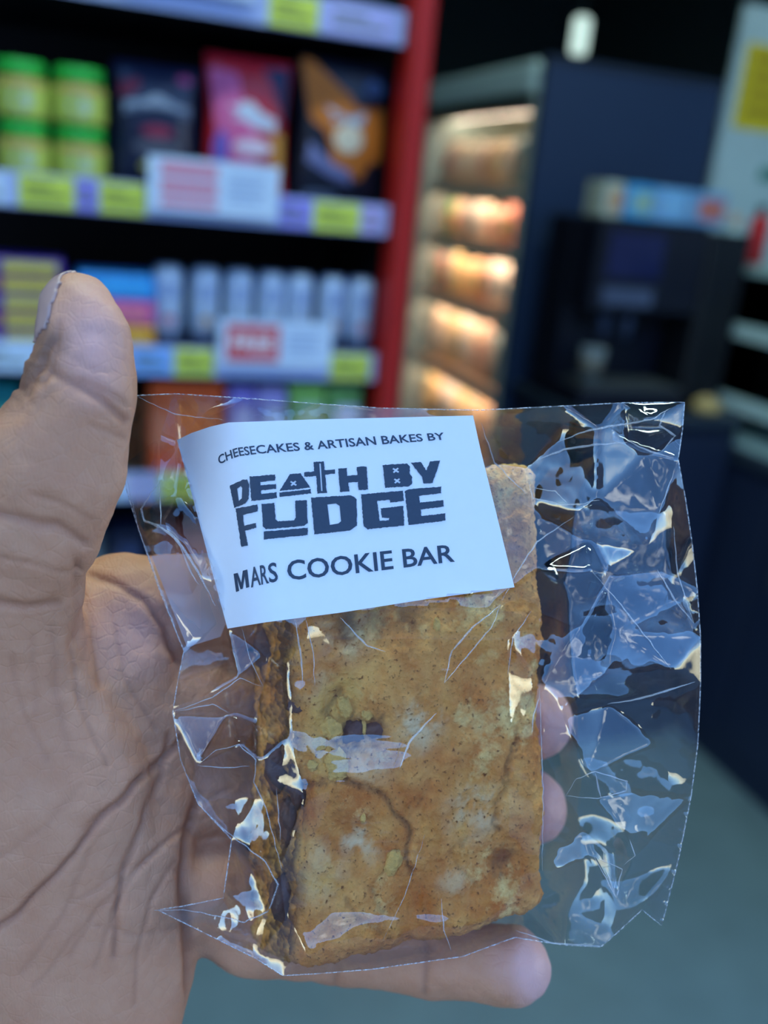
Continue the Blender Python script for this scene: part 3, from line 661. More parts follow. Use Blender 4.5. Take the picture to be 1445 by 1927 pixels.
for k in range(NZ):
    for j in range(NY):
        Q.append((cv(0, j, k), cv(0, j+1, k), cv(0, j+1, k+1), cv(0, j, k+1))); Q.append((cv(NX, j, k), cv(NX, j, k+1), cv(NX, j+1, k+1), cv(NX, j+1, k)))
    for i in range(NX):
        Q.append((cv(i, 0, k), cv(i, 0, k+1), cv(i+1, 0, k+1), cv(i+1, 0, k))); Q.append((cv(i, NY, k), cv(i+1, NY, k), cv(i+1, NY, k+1), cv(i, NY, k+1)))
V = np.array(V); Q = np.array(Q)
size = np.array([60., 122., 30.]); rad = 4.2
ctr = (V-.5)*size; inner = np.clip(ctr, -size/2+rad, size/2-rad); dv = ctr-inner; L = np.linalg.norm(dv, axis=1)
ctr = inner+dv/np.maximum(L, 1e-6)[:, None]*np.minimum(L, rad)[:, None]; U = ctr/size+.5
K = sum(((U[:, 0] if a else 1-U[:, 0])*(U[:, 1] if b else 1-U[:, 1])*(U[:, 2] if c else 1-U[:, 2]))[:, None]*cor[(a, b, c)] for a in (0, 1) for b in (0, 1) for c in (0, 1))
# bottom right chamfer
KN = normals(K, Q)
if np.mean(((K-K.mean(0))*KN).sum(1)) < 0: Q = Q[:, ::-1]; KN = -KN
kx = CX-K[:, 0]/K[:, 2]*F; ky = CY+K[:, 1]/K[:, 2]*F
big = np.array([noise.fractal(Vector(p)*.07, 1, 2, 3) for p in K]); fine = np.array([noise.fractal(Vector(p)*.55, .8, 2, 4) for p in K]); mid = np.array([noise.noise(Vector(p)*.22) for p in K])
side = np.clip(-KN[:, 0]*1.6-.35, 0, 1); frontm = np.clip(KN[:, 2]*2-.5, 0, 1)
D = big*1.6+mid*.9+fine*(.6+.5*side)
BL = [(680, 1585, 42, -2.6), (655, 1600, 30, -1.5), (950, 1625, 34, -3.2), (985, 1655, 30, -1.2), (775, 1535, 26, -1.6), (660, 1380, 48, -3), (700, 1375, 34, -2.2), (560, 1500, 60, -3), (640, 1320, 40, -1.6), (790, 1390, 40, -1.2), (890, 1530, 40, -1.0),
      (620, 1500, 60, 1.4), (735, 1560, 38, 1.5), (700, 1510, 40, 1.3), (620, 1740, 80, 1.2), (780, 1280, 90, 1.1), (820, 1480, 70, 1.2), (850, 1700, 80, 1.2), (930, 1330, 80, .9), (590, 1340, 30, .8)]
for x, y, r_, a in BL: D += a*np.exp(-(((kx-x)**2+(ky-y)**2)/r_**2))*frontm
crk = np.zeros(len(K))
for pl, w, dep in [([(968, 1390), (955, 1430), (948, 1480), (930, 1510), (935, 1560)], 5, 1.0), ([(650, 1690), (665, 1720), (705, 1745), (740, 1760)], 5, .7), ([(575, 1480), (640, 1462), (720, 1490), (765, 1560), (770, 1640)], 6, 1.3), ([(850, 1600), (880, 1580), (925, 1560)], 5, .6), ([(640, 1300), (615, 1345), (640, 1420), (655, 1470)], 6, 1.1), ([(690, 1670), (720, 1710)], 4, .6), ([(960, 1330), (965, 1390)], 4, .6), ([(860, 1620), (905, 1680)], 4, .5)]:
    q = np.exp(-(seg_dist(kx+mid*12+fine*6, ky+fine*8, pl)/w)**2)*frontm; D -= dep*q; crk = np.maximum(crk, q*dep)
D -= 10*np.clip((kx-880)/140, 0, 1)*np.clip((ky-1690)/110, 0, 1)*np.clip(-KN[:, 1], 0, 1)
K = K+KN*D[:, None]
mc = bpy.data.materials.new('cookie_dough'); mc.use_nodes = True
n_, l_ = mc.node_tree.nodes, mc.node_tree.links; B = n_['Principled BSDF']; tcn = n_.new('ShaderNodeTexCoord')
n1 = tex('ShaderNodeTexNoise', 55, Detail=6, Roughness=.65); n2 = tex('ShaderNodeTexNoise', 900, Detail=4); n3 = tex('ShaderNodeTexNoise', 38, Detail=7, Roughness=.7)
def ramp(src, p0, p1):
    r_ = n_.new('ShaderNodeMapRange'); l_.new(src, r_.inputs[0]); r_.inputs[1].default_value = p0; r_.inputs[2].default_value = p1; return r_.outputs[0]
c_ = mixc(ramp(n1.outputs['Fac'], .35, .68), srgb(200, 110, 40), srgb(250, 182, 96)); c_ = mixc(ramp(n3.outputs['Fac'], .54, .64), c_, srgb(252, 208, 128))
c_ = mixc(att('pale'), c_, srgb(236, 208, 160)); c_ = mixc(att('crumb'), c_, srgb(240, 182, 92)); c_ = mixc(att('choc_dark'), c_, srgb(84, 54, 46))
sp = mixc(ramp(n2.outputs['Fac'], .60, .72), c_, srgb(132, 74, 30)); l_.new(sp, B.inputs['Base Color'])
B.inputs['Roughness'].default_value = .8; B.inputs['Specular IOR Level'].default_value = .25
bp = n_.new('ShaderNodeBump'); bp.inputs['Strength'].default_value = .9; bp.inputs['Distance'].default_value = .0009; l_.new(n2.outputs['Fac'], bp.inputs['Height']); l_.new(bp.outputs[0], B.inputs['Normal'])
cl_ = l2w(pxl(760, 1800, 240))
ck = thing('cookie_bar', cl_, 'golden brown cookie bar with chocolate layer, inside the clear bag', 'cookie bar')
ckd = fast_mesh('dough', l2w(K)-cl_, Q, mc, ck)
def blobs(lst):
    o = np.zeros(len(K))
    for x, y, r_, a in lst: o = np.maximum(o, a*np.exp(-((((kx-x+mid*14)**2+(ky-y+fine*20)**2))/r_**2)**1.5))
    return o
attr(ckd, 'pale', np.clip(.5+mid*1.2+fine*.8, 0, 1)*np.clip(blobs([(680, 1590, 38, 1), (790, 1370, 42, .9), (900, 1530, 50, .7), (650, 1195, 50, .6), (600, 1290, 40, .4), (600, 1650, 50, .6), (860, 1665, 30, .5), (700, 1440, 40, .5)]), 0, 1)*frontm)
attr(ckd, 'crumb', np.clip(blobs([(625, 1350, 48, 1), (620, 1420, 40, .9), (640, 1305, 36, .9), (590, 1400, 30, .8), (600, 1650, 40, .6), (560, 1600, 40, .5)])+side*.25, 0, 1))
strat = np.clip(.55+.45*np.sin(U[:, 2]*7+mid*2-.4)+mid*.9+fine*1.1, 0, 1)
attr(ckd, 'choc_dark', np.clip(side*strat*.9+blobs([(665, 1385, 26, 1), (705, 1375, 26, .85), (655, 1170, 36, .8), (700, 1160, 30, .5), (770, 1158, 26, .5), (950, 1622, 24, .6)])*frontm+crk*.35+np.clip(-KN[:, 1]*1.5-.5, 0, 1)*np.clip(.4+mid, 0, 1)*.6, 0, 1))  # chocolate, plus dark tone in cracks, one pit and on the underside
def lump(name, x, y, d, r_, sq, m, root, seed, rot=0):
    v, f = [], []; a, b = 10, 14; c0 = pxl(x, y, d); rr = r_*d/F
    for i in range(a+1):
        for j in range(b):
            t_, p_ = math.pi*i/a, 2*math.pi*j/b
            q = np.array([math.sin(t_)*math.cos(p_), math.cos(t_), math.sin(t_)*math.sin(p_)])
            k_ = 1+.38*noise.noise(Vector(q*1.7)+Vector((seed, 0, 0)))+.2*noise.noise(Vector(q*4)+Vector((seed, 9, 0)))
            q = q*k_*rr*np.array(sq); q = np.array([q[0]*math.cos(rot)-q[1]*math.sin(rot), q[0]*math.sin(rot)+q[1]*math.cos(rot), q[2]]); v.append(l2w(c0+q))
    for i in range(a):
        for j in range(b): f.append((i*b+j, i*b+(j+1) % b, (i+1)*b+(j+1) % b, (i+1)*b+j))
    return wpart(name, v, f, m, root, True)
def raster(V3, cell=12, dil=1):
    x = CX-V3[:, 0]/V3[:, 2]*F; y = CY+V3[:, 1]/V3[:, 2]*F; d = -V3[:, 2]
    i = ((x+600)/cell).astype(int); j = ((y+100)/cell).astype(int); ok = (i >= 0) & (i < 200) & (j >= 0) & (j < 200)
    g_ = np.full((200, 200), 999.); np.minimum.at(g_, (i[ok], j[ok]), d[ok])
    for _ in range(dil):
        h_ = g_.copy()
        for dx in (-1, 0, 1):
            for dy in (-1, 0, 1): h_ = np.minimum(h_, np.roll(np.roll(g_, dx, 0), dy, 1))
        g_ = h_
    def ev(xx, yy):
        xx, yy = np.asarray(xx, float), np.asarray(yy, float)
        return g_[np.clip(((xx+600)/cell).astype(int), 0, 199), np.clip(((yy+100)/cell).astype(int), 0, 199)]
    return ev
ck_r = raster(K, 12, 0); ck_r1 = raster(K, 12, 1); hand_r = raster(HV, 12, 1)
_env = raster(K, 30, 1)
def ck_env(x, y): return np.mean([_env(x+dx, y+dy) if False else np.minimum(_env(x+dx, y+dy), 231) for dx in range(-45, 46, 9) for dy in range(-45, 46, 9)], 0)
def ckfront(x, y): return float(ck_r(x, y))
m_crumb = mat('crumb_yellow', srgb(240, 184, 98), rough=.9, noise_amt=.25, nscale=700, bump=.8)
m_choc = mat('chocolate', srgb(92, 58, 50), rough=.5, noise_amt=.3, nscale=300, bump=.5)
for (x, y, d, r_, sq, rot) in [(740, 1622, 224.6, 24, (.8, 1.3, .45), -.4), (683, 1540, 222.5, 9, (.8, 1.2, .6), 0), (622, 1372, 223, 26, (1.1, 1, .5), 0), (600, 1400, 222.5, 20, (1, .9, .5), .4), (648, 1330, 222.5, 20, (.8, 1.3, .5), .3), (690, 1345, 223, 13, (1, 1, .6), 0), (633, 1442, 222, 24, (1.2, 1.6, .4), .1), (683, 1372, 223, 12, (.7, 1.8, .5), 0), (588, 1440, 222, 14, (1, 1, .5), 0), (822, 1175, 224.5, 12, (.8, 1.3, .5), 0)]:
    lump('crumb', x, y, ckfront(x, y)+.05, r_*.8, sq, m_crumb, ck, x*.1, rot)
for (x, y, d, r_, sq, rot) in [(664, 1388, 224.5, 24, (.8, 1.3, .5), 0), (708, 1374, 225, 22, (1.2, .8, .5), .3), (560, 1470, 225.5, 20, (.9, 2.2, .8), 0), (548, 1545, 227.5, 22, (.9, 2.0, .7), 0), (530, 1690, 231, 24, (.9, 1.6, .7), 0), (520, 1440, 233, 26, (.8, 1.6, .7), .1), (560, 1330, 226, 16, (1.2, .8, .6), 0), (500, 1215, 240, 26, (.8, 1.8, .7), 0)]:
    lump('chocolate_chunk', x, y, ckfront(x, y)+1.5, r_*1.1, sq, m_choc, ck, x*.13, rot)

# ------------------------------------------------------------------ clear bag
def interp_depth(pts, edges=()):
    P2 = [Vector((p[0], p[1])) for p in pts]
    vo_, eo, fo, ov, oe, of = delaunay_2d_cdt(P2, list(edges), [], 0, 1e-4)
    dv_ = [pts[o[0]][2] if o else None for o in ov]
    for i, x in enumerate(dv_):
        if x is None:
            ds = sorted(((vo_[i]-P2[j]).length, pts[j][2]) for j in range(len(pts)))[:2]; dv_[i] = (ds[0][1]+ds[1][1])/2
    T = np.array([[vo_[i][0] for i in t_]+[vo_[i][1] for i in t_]+[dv_[i] for i in t_] for t_ in fo])
    def ev(x, y):
        x, y = np.asarray(x, float), np.asarray(y, float); out = np.full(x.shape, np.nan)
        for t_ in T:
            x0, x1, x2, y0, y1, y2, d0, d1, d2 = t_; den = (y1-y2)*(x0-x2)+(x2-x1)*(y0-y2)
            if abs(den) < 1e-9: continue
            a = ((y1-y2)*(x-x2)+(x2-x1)*(y-y2))/den; b = ((y2-y0)*(x-x2)+(x0-x2)*(y-y2))/den; c__ = 1-a-b
            m = (a >= -1e-6) & (b >= -1e-6) & (c__ >= -1e-6); out[m] = (a*d0+b*d1+c__*d2)[m]
        return out
    return ev
OUT = [(236, 745, 227), (330, 741, 226), (470, 750, 224), (600, 760, 223.4), (720, 768, 223), (900, 772, 224), (1060, 764, 224), (1170, 758, 224), (1288, 757, 226), (1284, 810, 226), (1276, 864, 226), (1290, 940, 227), (1302, 1020, 228), (1312, 1110, 229), (1318, 1200, 229), (1318, 1290, 229),
       (1313, 1400, 230), (1300, 1500, 231), (1276, 1620, 232), (1245, 1742, 234), (1208, 1712, 233), (1165, 1752, 234), (1130, 1782, 234), (1060, 1778, 234), (968, 1764, 233), (870, 1800, 228), (700, 1824, 224), (600, 1832, 222), (532, 1836, 222), (480, 1803, 226), (345, 1736, 230), (296, 1712, 231),
       (345, 1705, 229), (420, 1690, 229), (436, 1580, 229), (372, 1512, 229), (340, 1430, 229), (325, 1340, 229), (335, 1280, 230), (346, 1225, 232), (300, 1110, 232), (262, 1000, 232), (240, 930, 231), (228, 880, 230), (226, 800, 229)]
LABD = interp_depth([(430, 795, 221), (890, 782, 226), (968, 1105, 225), (490, 1172, 219), (1100, 700, 228), (1100, 1300, 227), (430, 600, 221), (560, 1500, 219)])
def bend_off(x, y):                                            # sticker bends away left of a line
    bx_ = 438+(y-795)*.135; s_ = np.clip(bx_+35-x, 0, None); return np.where(s_ < 70, s_*s_/140*.13, (s_-35)*.13)
_pl = np.linalg.lstsq(np.array([[430, 795, 1], [890, 782, 1], [968, 1105, 1], [490, 1172, 1]], float), np.array([218.6, 223.6, 222.6, 217.2]), rcond=None)[0]
def labd(x, y): x, y = np.asarray(x, float), np.asarray(y, float); return _pl[0]*x+_pl[1]*y+_pl[2]+bend_off(x, y)
INN = [(345, 835, float(labd(345, 835))+1), (440, 800, float(labd(440, 800))+.8), (890, 786, 224.4), (966, 1104, 223.2), (700, 1138, 220.4), (500, 1168, 218.4), (430, 1178, float(labd(430, 1178))+.8), (390, 1000, float(labd(390, 1000))+1), (500, 980, float(labd(500, 980))+.7), (935, 930, 228.5), (700, 950, 222.0), (700, 800, 222.4), (560, 800, 221),
       (578, 1215, 218.5), (1012, 1150, 227), (1020, 1400, 227.5), (1022, 1640, 228), (880, 1770, 226), (582, 1800, 219.5), (575, 1500, 218.5), (800, 1600, 222), (900, 1400, 223.5), (760, 1500, 221), (720, 1700, 221),
       (990, 876, 229.5), (1002, 939, 228), (1127, 941, 220), (1127, 805, 220), (1224, 789, 219), (1055, 820, 226), (1180, 830, 225), (1212, 852, 228), (1269, 890, 225), (1111, 1016, 230), (1241, 963, 224), (1143, 1080, 228), (1216, 1032, 222), (1267, 991, 227), (1237, 1072, 229), (1014, 1068, 224), (940, 870, 231), (1111, 1072, 220),
       (1265, 1259, 222), (1310, 1281, 228), (1022, 1275, 226), (1143, 1323, 230), (1087, 1178, 228), (1160, 1190, 222), (1062, 1344, 223), (1014, 963, 227.8), (1091, 969, 222), (1240, 1305, 224), (1140, 1275, 221),
       (1110, 1455, 221), (1182, 1490, 227), (1060, 1490, 228), (1120, 1500, 224), (1230, 1400, 226), (1150, 1600, 230), (1120, 1615, 224), (1170, 1565, 222), (1160, 1690, 226), (1210, 1690, 226), (1060, 1720, 229), (1100, 1560, 227), (1240, 1560, 226), (1195, 1620, 222), (1090, 1755, 229),
       (400, 1308, 223), (452, 1276, 222), (433, 1342, 230), (492, 1290, 228), (372, 1440, 226), (450, 1402, 220), (484, 1432, 222), (478, 1470, 228), (520, 1482, 222), (530, 1630, 221.5), (540, 1250, 221.5), (545, 1380, 221), (540, 1720, 222), (505, 1720, 226), (500, 1230, 226), (500, 1500, 228), (480, 1360, 230), (440, 1500, 230), (480, 1640, 229),
       (300, 905, 223), (265, 955, 229), (303, 985, 223), (340, 1020, 222), (385, 1092, 223), (300, 820, 229), (400, 772, 226), (290, 1050, 231), (330, 930, 228), (410, 1170, 228), (380, 1200, 231),
       (835, 1290, 220), (942, 1138, 223), (905, 1165, 219), (870, 1250, 223), (640, 1162, 219), (725, 1225, 221), (690, 1165, 218), (670, 1220, 221), (750, 1445, 219.5), (820, 1340, 220.5), (770, 1390, 222.5), (800, 1400, 222.8)]
LO = [(333, 828), (360, 815), (395, 803), (430, 795), (600, 789), (890, 782), (905, 850), (930, 950), (968, 1105), (800, 1128), (640, 1153), (500, 1171), (428, 1183), (395, 1060), (365, 945)]
def inpoly(x, y, out):
    ins = np.zeros(len(x), bool)
    for (x1, y1), (x2, y2) in zip(out, out[1:]+out[:1]):
        if y1 == y2: continue
        ins ^= ((y1 > y) != (y2 > y)) & (x < (x2-x1)*(y-y1)/(y2-y1)+x1)
    return ins
def resample(pl, step):
    o = []
    for a, b in zip(pl, pl[1:]+pl[:1]):
        L_ = math.hypot(b[0]-a[0], b[1]-a[1]); k_ = max(1, int(L_/step))
        for i in range(k_): t_ = i/k_; o.append(tuple(a[j]+(b[j]-a[j])*t_ for j in range(len(a))))
    return o
def sheet(out, dfun, step, namp, seed, isback=False):
    bnd = resample(out, step); pts = [Vector((p[0], p[1])) for p in bnd]; nb = len(pts)
    gx2, gy2 = np.meshgrid(np.arange(220, 1325, step), np.arange(738, 1842, step)); gx2 = gx2+(np.arange(gx2.shape[0]) % 2)[:, None]*step*.5
    qx, qy = gx2.ravel(), gy2.ravel(); ins = np.zeros(len(qx), bool)
    bx_ = np.array([p[0] for p in out]); by_ = np.array([p[1] for p in out])
    for i in range(len(out)):
        x1, y1, x2, y2 = bx_[i], by_[i], bx_[(i+1) % len(out)], by_[(i+1) % len(out)]
        if y1 == y2: continue
        c__ = ((y1 > qy) != (y2 > qy)) & (qx < (x2-x1)*(qy-y1)/(y2-y1)+x1); ins ^= c__
    near = seg_dist(qx, qy, [(p[0], p[1]) for p in out]+[out[0][:2]]) > step*.6
    pts += [Vector((a, b)) for a, b in zip(qx[ins & near], qy[ins & near])]
    vo_, eo, fo, *_ = delaunay_2d_cdt(pts, [(i, (i+1) % nb) for i in range(nb)], [], 1, 1e-5)
    X_ = np.array([p[0] for p in vo_]); Y_ = np.array([p[1] for p in vo_]); Dp = dfun(X_, Y_)
    acc = Dp.copy(); cnt_ = np.ones(len(Dp))
    for dx, dy in ((7, 0), (-7, 0), (0, 7), (0, -7)):
        q = dfun(X_+dx, Y_+dy); ok = ~np.isnan(q); acc[ok] += q[ok]; cnt_[ok] += 1
    Dp = acc/cnt_; bad = np.isnan(Dp); Dp[bad] = 229
    ed = np.clip(seg_dist(X_, Y_, [(p[0], p[1]) for p in out]+[out[0][:2]])/30, 0, 1)
    nzv = np.array([noise.noise(Vector((a*.018, b*.018, seed)))+.45*abs(noise.noise(Vector((a*.05, b*.04, seed+5)))) for a, b in zip(X_, Y_)])
    over_label = np.clip((labd(X_, Y_)+.35-Dp)/.3, 0, 1)*0
    Dp = Dp+nzv*namp*ed
    hd = hand_r(X_, Y_); hd = np.where(hd < 224, 999, hd)
    if isback: Dp = np.minimum(Dp, hd-.3)
    else:
        D0 = Dp.copy(); inner_ck = np.clip(np.minimum(np.minimum(X_-575, 1005-X_), np.minimum(Y_-1150, 1770-Y_))/50, 0, 1); Dp = Dp*(1-.75*inner_ck)+(ck_env(X_, Y_)-.3)*.75*inner_ck; Dp = np.minimum(Dp, ck_r1(X_, Y_)-.15); Dp = np.minimum(Dp, hd-.9)
        clamped = (np.abs(Dp-D0) > .02) & (inner_ck < .5)
        il = inpoly(X_, Y_, LO); Dp = np.where(il, np.maximum(Dp, labd(X_, Y_)+.25), Dp)
    if not isback:
        E_ = np.array([(t_[i], t_[(i+1) % 3]) for t_ in fo for i in range(3)]); mv = ~il
        for _ in range(5):
            A_ = np.zeros(len(Dp)); C__ = np.zeros(len(Dp)); np.add.at(A_, E_[:, 0], Dp[E_[:, 1]]); np.add.at(C__, E_[:, 0], 1); np.add.at(A_, E_[:, 1], Dp[E_[:, 0]]); np.add.at(C__, E_[:, 1], 1)
            q = A_/np.maximum(C__, 1); sel = mv & clamped; Dp = np.where(sel, Dp*.4+q*.6, Dp)
    L_ = np.stack([(X_-CX)/F*Dp, -(Y_-CY)/F*Dp, -Dp], 1)
    return l2w(L_), [tuple(t_) for t_ in fo], (X_, Y_, Dp)
def film_mat(name, tint, boost, rough):
    m = bpy.data.materials.new(name); m.use_nodes = True; n_, l_ = m.node_tree.nodes, m.node_tree.links; n_.remove(n_['Principled BSDF'])
    tr = n_.new('ShaderNodeBsdfTransparent'); tr.inputs[0].default_value = (*tint, 1)
    gs = n_.new('ShaderNodeBsdfGlossy'); gs.inputs['Roughness'].default_value = rough
    ge = n_.new('ShaderNodeNewGeometry'); dt = n_.new('ShaderNodeVectorMath'); dt.operation = 'DOT_PRODUCT'; l_.new(ge.outputs['Normal'], dt.inputs[0]); l_.new(ge.outputs['Incoming'], dt.inputs[1])
    ab = n_.new('ShaderNodeMath'); ab.operation = 'ABSOLUTE'; l_.new(dt.outputs['Value'], ab.inputs[0])
    om = n_.new('ShaderNodeMath'); om.operation = 'SUBTRACT'; om.inputs[0].default_value = 1; l_.new(ab.outputs[0], om.inputs[1])
    pw = n_.new('ShaderNodeMath'); pw.operation = 'POWER'; pw.inputs[1].default_value = 5; l_.new(om.outputs[0], pw.inputs[0])
    fr = n_.new('ShaderNodeMapRange'); fr.inputs[3].default_value = .045; fr.inputs[4].default_value = .5; l_.new(pw.outputs[0], fr.inputs[0])
    mu = n_.new('ShaderNodeMath'); mu.operation = 'MULTIPLY'; mu.inputs[1].default_value = boost; mu.use_clamp = True
    tcx = n_.new('ShaderNodeTexCoord'); tn = n_.new('ShaderNodeTexNoise'); tn.inputs['Scale'].default_value = 70; tn.inputs['Detail'].default_value = 2
    bp = n_.new('ShaderNodeBump'); bp.inputs['Strength'].default_value = .04; bp.inputs['Distance'].default_value = .001
    l_.new(tcx.outputs['Object'], tn.inputs['Vector']); l_.new(tn.outputs['Fac'], bp.inputs['Height']); l_.new(bp.outputs[0], gs.inputs['Normal'])
    mxs = n_.new('ShaderNodeMixShader'); l_.new(fr.outputs[0], mu.inputs[0]); l_.new(mu.outputs[0], mxs.inputs[0]); l_.new(tr.outputs[0], mxs.inputs[1]); l_.new(gs.outputs[0], mxs.inputs[2]); l_.new(mxs.outputs[0], n_['Material Output'].inputs[0])
    return m
m_film = film_mat('clear_film', (.975, .975, .985), 2.6, .02)
bl = l2w(pxl(760, 1820, 240)); bag = thing('cookie_bag', bl, 'clear crinkled plastic bag with white sticker label, held in the hand', 'bag')
ffun = interp_depth(OUT+INN)
v, f, ff = sheet(OUT, ffun, 6, .5, 1.7); wpart('front_film', v, f, m_film, bag, True)
OUTB = [(x, y, d+1.2) for x, y, d in OUT]
INB = [(478, 900, 258), (700, 900, 262), (990, 900, 263), (478, 1760, 254), (720, 1770, 258), (990, 1700, 261), (478, 1300, 257), (1000, 1300, 263), (440, 1250, 240), (430, 1420, 242), (450, 1640, 244), (1060, 800, 243), (1180, 800, 242), (1250, 800, 238), (1080, 950, 242), (1180, 960, 239), (1250, 960, 237), (1060, 1100, 238), (1160, 1110, 236), (1265, 1110, 233), (1070, 1240, 233), (1170, 1250, 231), (1275, 1250, 230), (1080, 1320, 231), (1180, 1320, 230), (1275, 1320, 230), (1080, 1420, 241), (1200, 1420, 238), (1080, 1540, 243), (1190, 1540, 236), (1100, 1650, 240), (1200, 1650, 237), (1060, 1710, 241), (330, 950, 234), (360, 1120, 237), (500, 820, 238), (900, 810, 240), (1150, 820, 231)]
bfun = interp_depth(OUTB+INB)
v, f, _b = sheet(OUTB, bfun, 9, .9, 7.7, True); wpart('back_film', v, f, m_film, bag, True)
# welded edge, and pale tubes put in as glints along the creases
def fd(x, y): 
    q = float(ffun(np.array([x]), np.array([y]))[0]); return 229. if q != q else q
m_edge_glint = bpy.data.materials.new('film_edge_glint'); m_edge_glint.use_nodes = True
n_, l_ = m_edge_glint.node_tree.nodes, m_edge_glint.node_tree.links; B = n_['Principled BSDF']; B.inputs['Base Color'].default_value = (.85, .88, .92, 1); B.inputs['Roughness'].default_value = .15; B.inputs['Specular IOR Level'].default_value = 1; B.inputs['Alpha'].default_value = .55
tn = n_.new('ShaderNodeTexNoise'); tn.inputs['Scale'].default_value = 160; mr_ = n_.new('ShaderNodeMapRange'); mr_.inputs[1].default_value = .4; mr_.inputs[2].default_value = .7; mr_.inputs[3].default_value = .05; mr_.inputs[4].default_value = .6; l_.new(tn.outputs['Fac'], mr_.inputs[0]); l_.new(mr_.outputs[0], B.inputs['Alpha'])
pts = [l2w(pxl(x, y, d)) for x, y, d in resample(OUT, 14)]; pts.append(pts[0])
wpart('edge_seam', *tube(pts, .00016, 5), m_edge_glint, bag, True)
def crease(pl, w, nm='crease'):  # pale tube standing in for the glint along a film crease
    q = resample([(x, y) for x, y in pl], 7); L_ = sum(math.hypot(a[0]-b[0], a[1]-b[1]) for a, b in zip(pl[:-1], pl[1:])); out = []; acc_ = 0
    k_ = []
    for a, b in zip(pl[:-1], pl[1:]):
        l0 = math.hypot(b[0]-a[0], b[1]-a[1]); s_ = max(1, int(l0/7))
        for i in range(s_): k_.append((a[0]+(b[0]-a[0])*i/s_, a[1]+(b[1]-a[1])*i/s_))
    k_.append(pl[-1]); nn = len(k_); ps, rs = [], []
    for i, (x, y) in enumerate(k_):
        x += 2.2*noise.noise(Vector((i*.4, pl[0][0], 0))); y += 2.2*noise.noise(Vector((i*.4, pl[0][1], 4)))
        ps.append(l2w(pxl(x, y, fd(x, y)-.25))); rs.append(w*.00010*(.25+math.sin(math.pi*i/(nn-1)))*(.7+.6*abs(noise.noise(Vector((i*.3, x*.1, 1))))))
    wpart('crease', *tube(ps, rs, 6), m_edge_glint, bag, True)
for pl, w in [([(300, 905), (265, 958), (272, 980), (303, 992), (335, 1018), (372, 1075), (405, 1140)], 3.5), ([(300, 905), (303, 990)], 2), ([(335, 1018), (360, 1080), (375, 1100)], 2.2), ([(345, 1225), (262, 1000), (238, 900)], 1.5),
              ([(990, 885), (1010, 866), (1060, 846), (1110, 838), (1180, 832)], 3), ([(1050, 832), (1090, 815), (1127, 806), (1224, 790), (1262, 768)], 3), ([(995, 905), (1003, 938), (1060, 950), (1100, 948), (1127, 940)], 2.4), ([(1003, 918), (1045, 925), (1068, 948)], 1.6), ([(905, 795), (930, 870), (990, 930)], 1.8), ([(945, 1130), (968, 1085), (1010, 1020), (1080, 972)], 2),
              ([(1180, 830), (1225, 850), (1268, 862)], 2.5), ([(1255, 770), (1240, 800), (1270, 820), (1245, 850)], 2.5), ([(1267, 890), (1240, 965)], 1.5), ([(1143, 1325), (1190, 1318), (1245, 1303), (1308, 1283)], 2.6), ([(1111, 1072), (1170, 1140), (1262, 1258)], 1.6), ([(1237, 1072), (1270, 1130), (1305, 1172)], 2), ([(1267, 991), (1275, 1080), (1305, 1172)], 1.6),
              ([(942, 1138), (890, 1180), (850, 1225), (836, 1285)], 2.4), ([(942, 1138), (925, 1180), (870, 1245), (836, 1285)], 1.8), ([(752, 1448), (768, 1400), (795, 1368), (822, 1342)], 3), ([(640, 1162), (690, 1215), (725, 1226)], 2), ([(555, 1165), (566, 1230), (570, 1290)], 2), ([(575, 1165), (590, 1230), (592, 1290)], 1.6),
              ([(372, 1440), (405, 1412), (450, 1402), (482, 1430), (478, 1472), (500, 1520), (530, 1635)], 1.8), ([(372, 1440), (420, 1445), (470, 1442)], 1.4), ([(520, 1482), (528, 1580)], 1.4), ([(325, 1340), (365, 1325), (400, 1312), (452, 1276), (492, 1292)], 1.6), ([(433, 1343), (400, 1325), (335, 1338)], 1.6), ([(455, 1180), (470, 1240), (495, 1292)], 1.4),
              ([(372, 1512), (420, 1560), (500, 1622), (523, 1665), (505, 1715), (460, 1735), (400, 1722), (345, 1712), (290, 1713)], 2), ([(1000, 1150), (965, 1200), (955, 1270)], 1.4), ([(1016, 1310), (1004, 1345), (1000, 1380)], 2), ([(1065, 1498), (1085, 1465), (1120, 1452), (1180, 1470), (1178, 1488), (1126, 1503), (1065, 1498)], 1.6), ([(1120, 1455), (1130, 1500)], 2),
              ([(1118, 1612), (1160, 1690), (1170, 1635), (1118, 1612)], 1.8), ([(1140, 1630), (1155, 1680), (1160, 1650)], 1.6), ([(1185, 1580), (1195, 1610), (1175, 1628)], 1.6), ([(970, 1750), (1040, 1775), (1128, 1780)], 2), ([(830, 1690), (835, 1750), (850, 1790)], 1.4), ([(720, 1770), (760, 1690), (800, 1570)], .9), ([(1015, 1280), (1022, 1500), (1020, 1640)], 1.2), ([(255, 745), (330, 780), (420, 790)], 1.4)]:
    crease(pl, w)
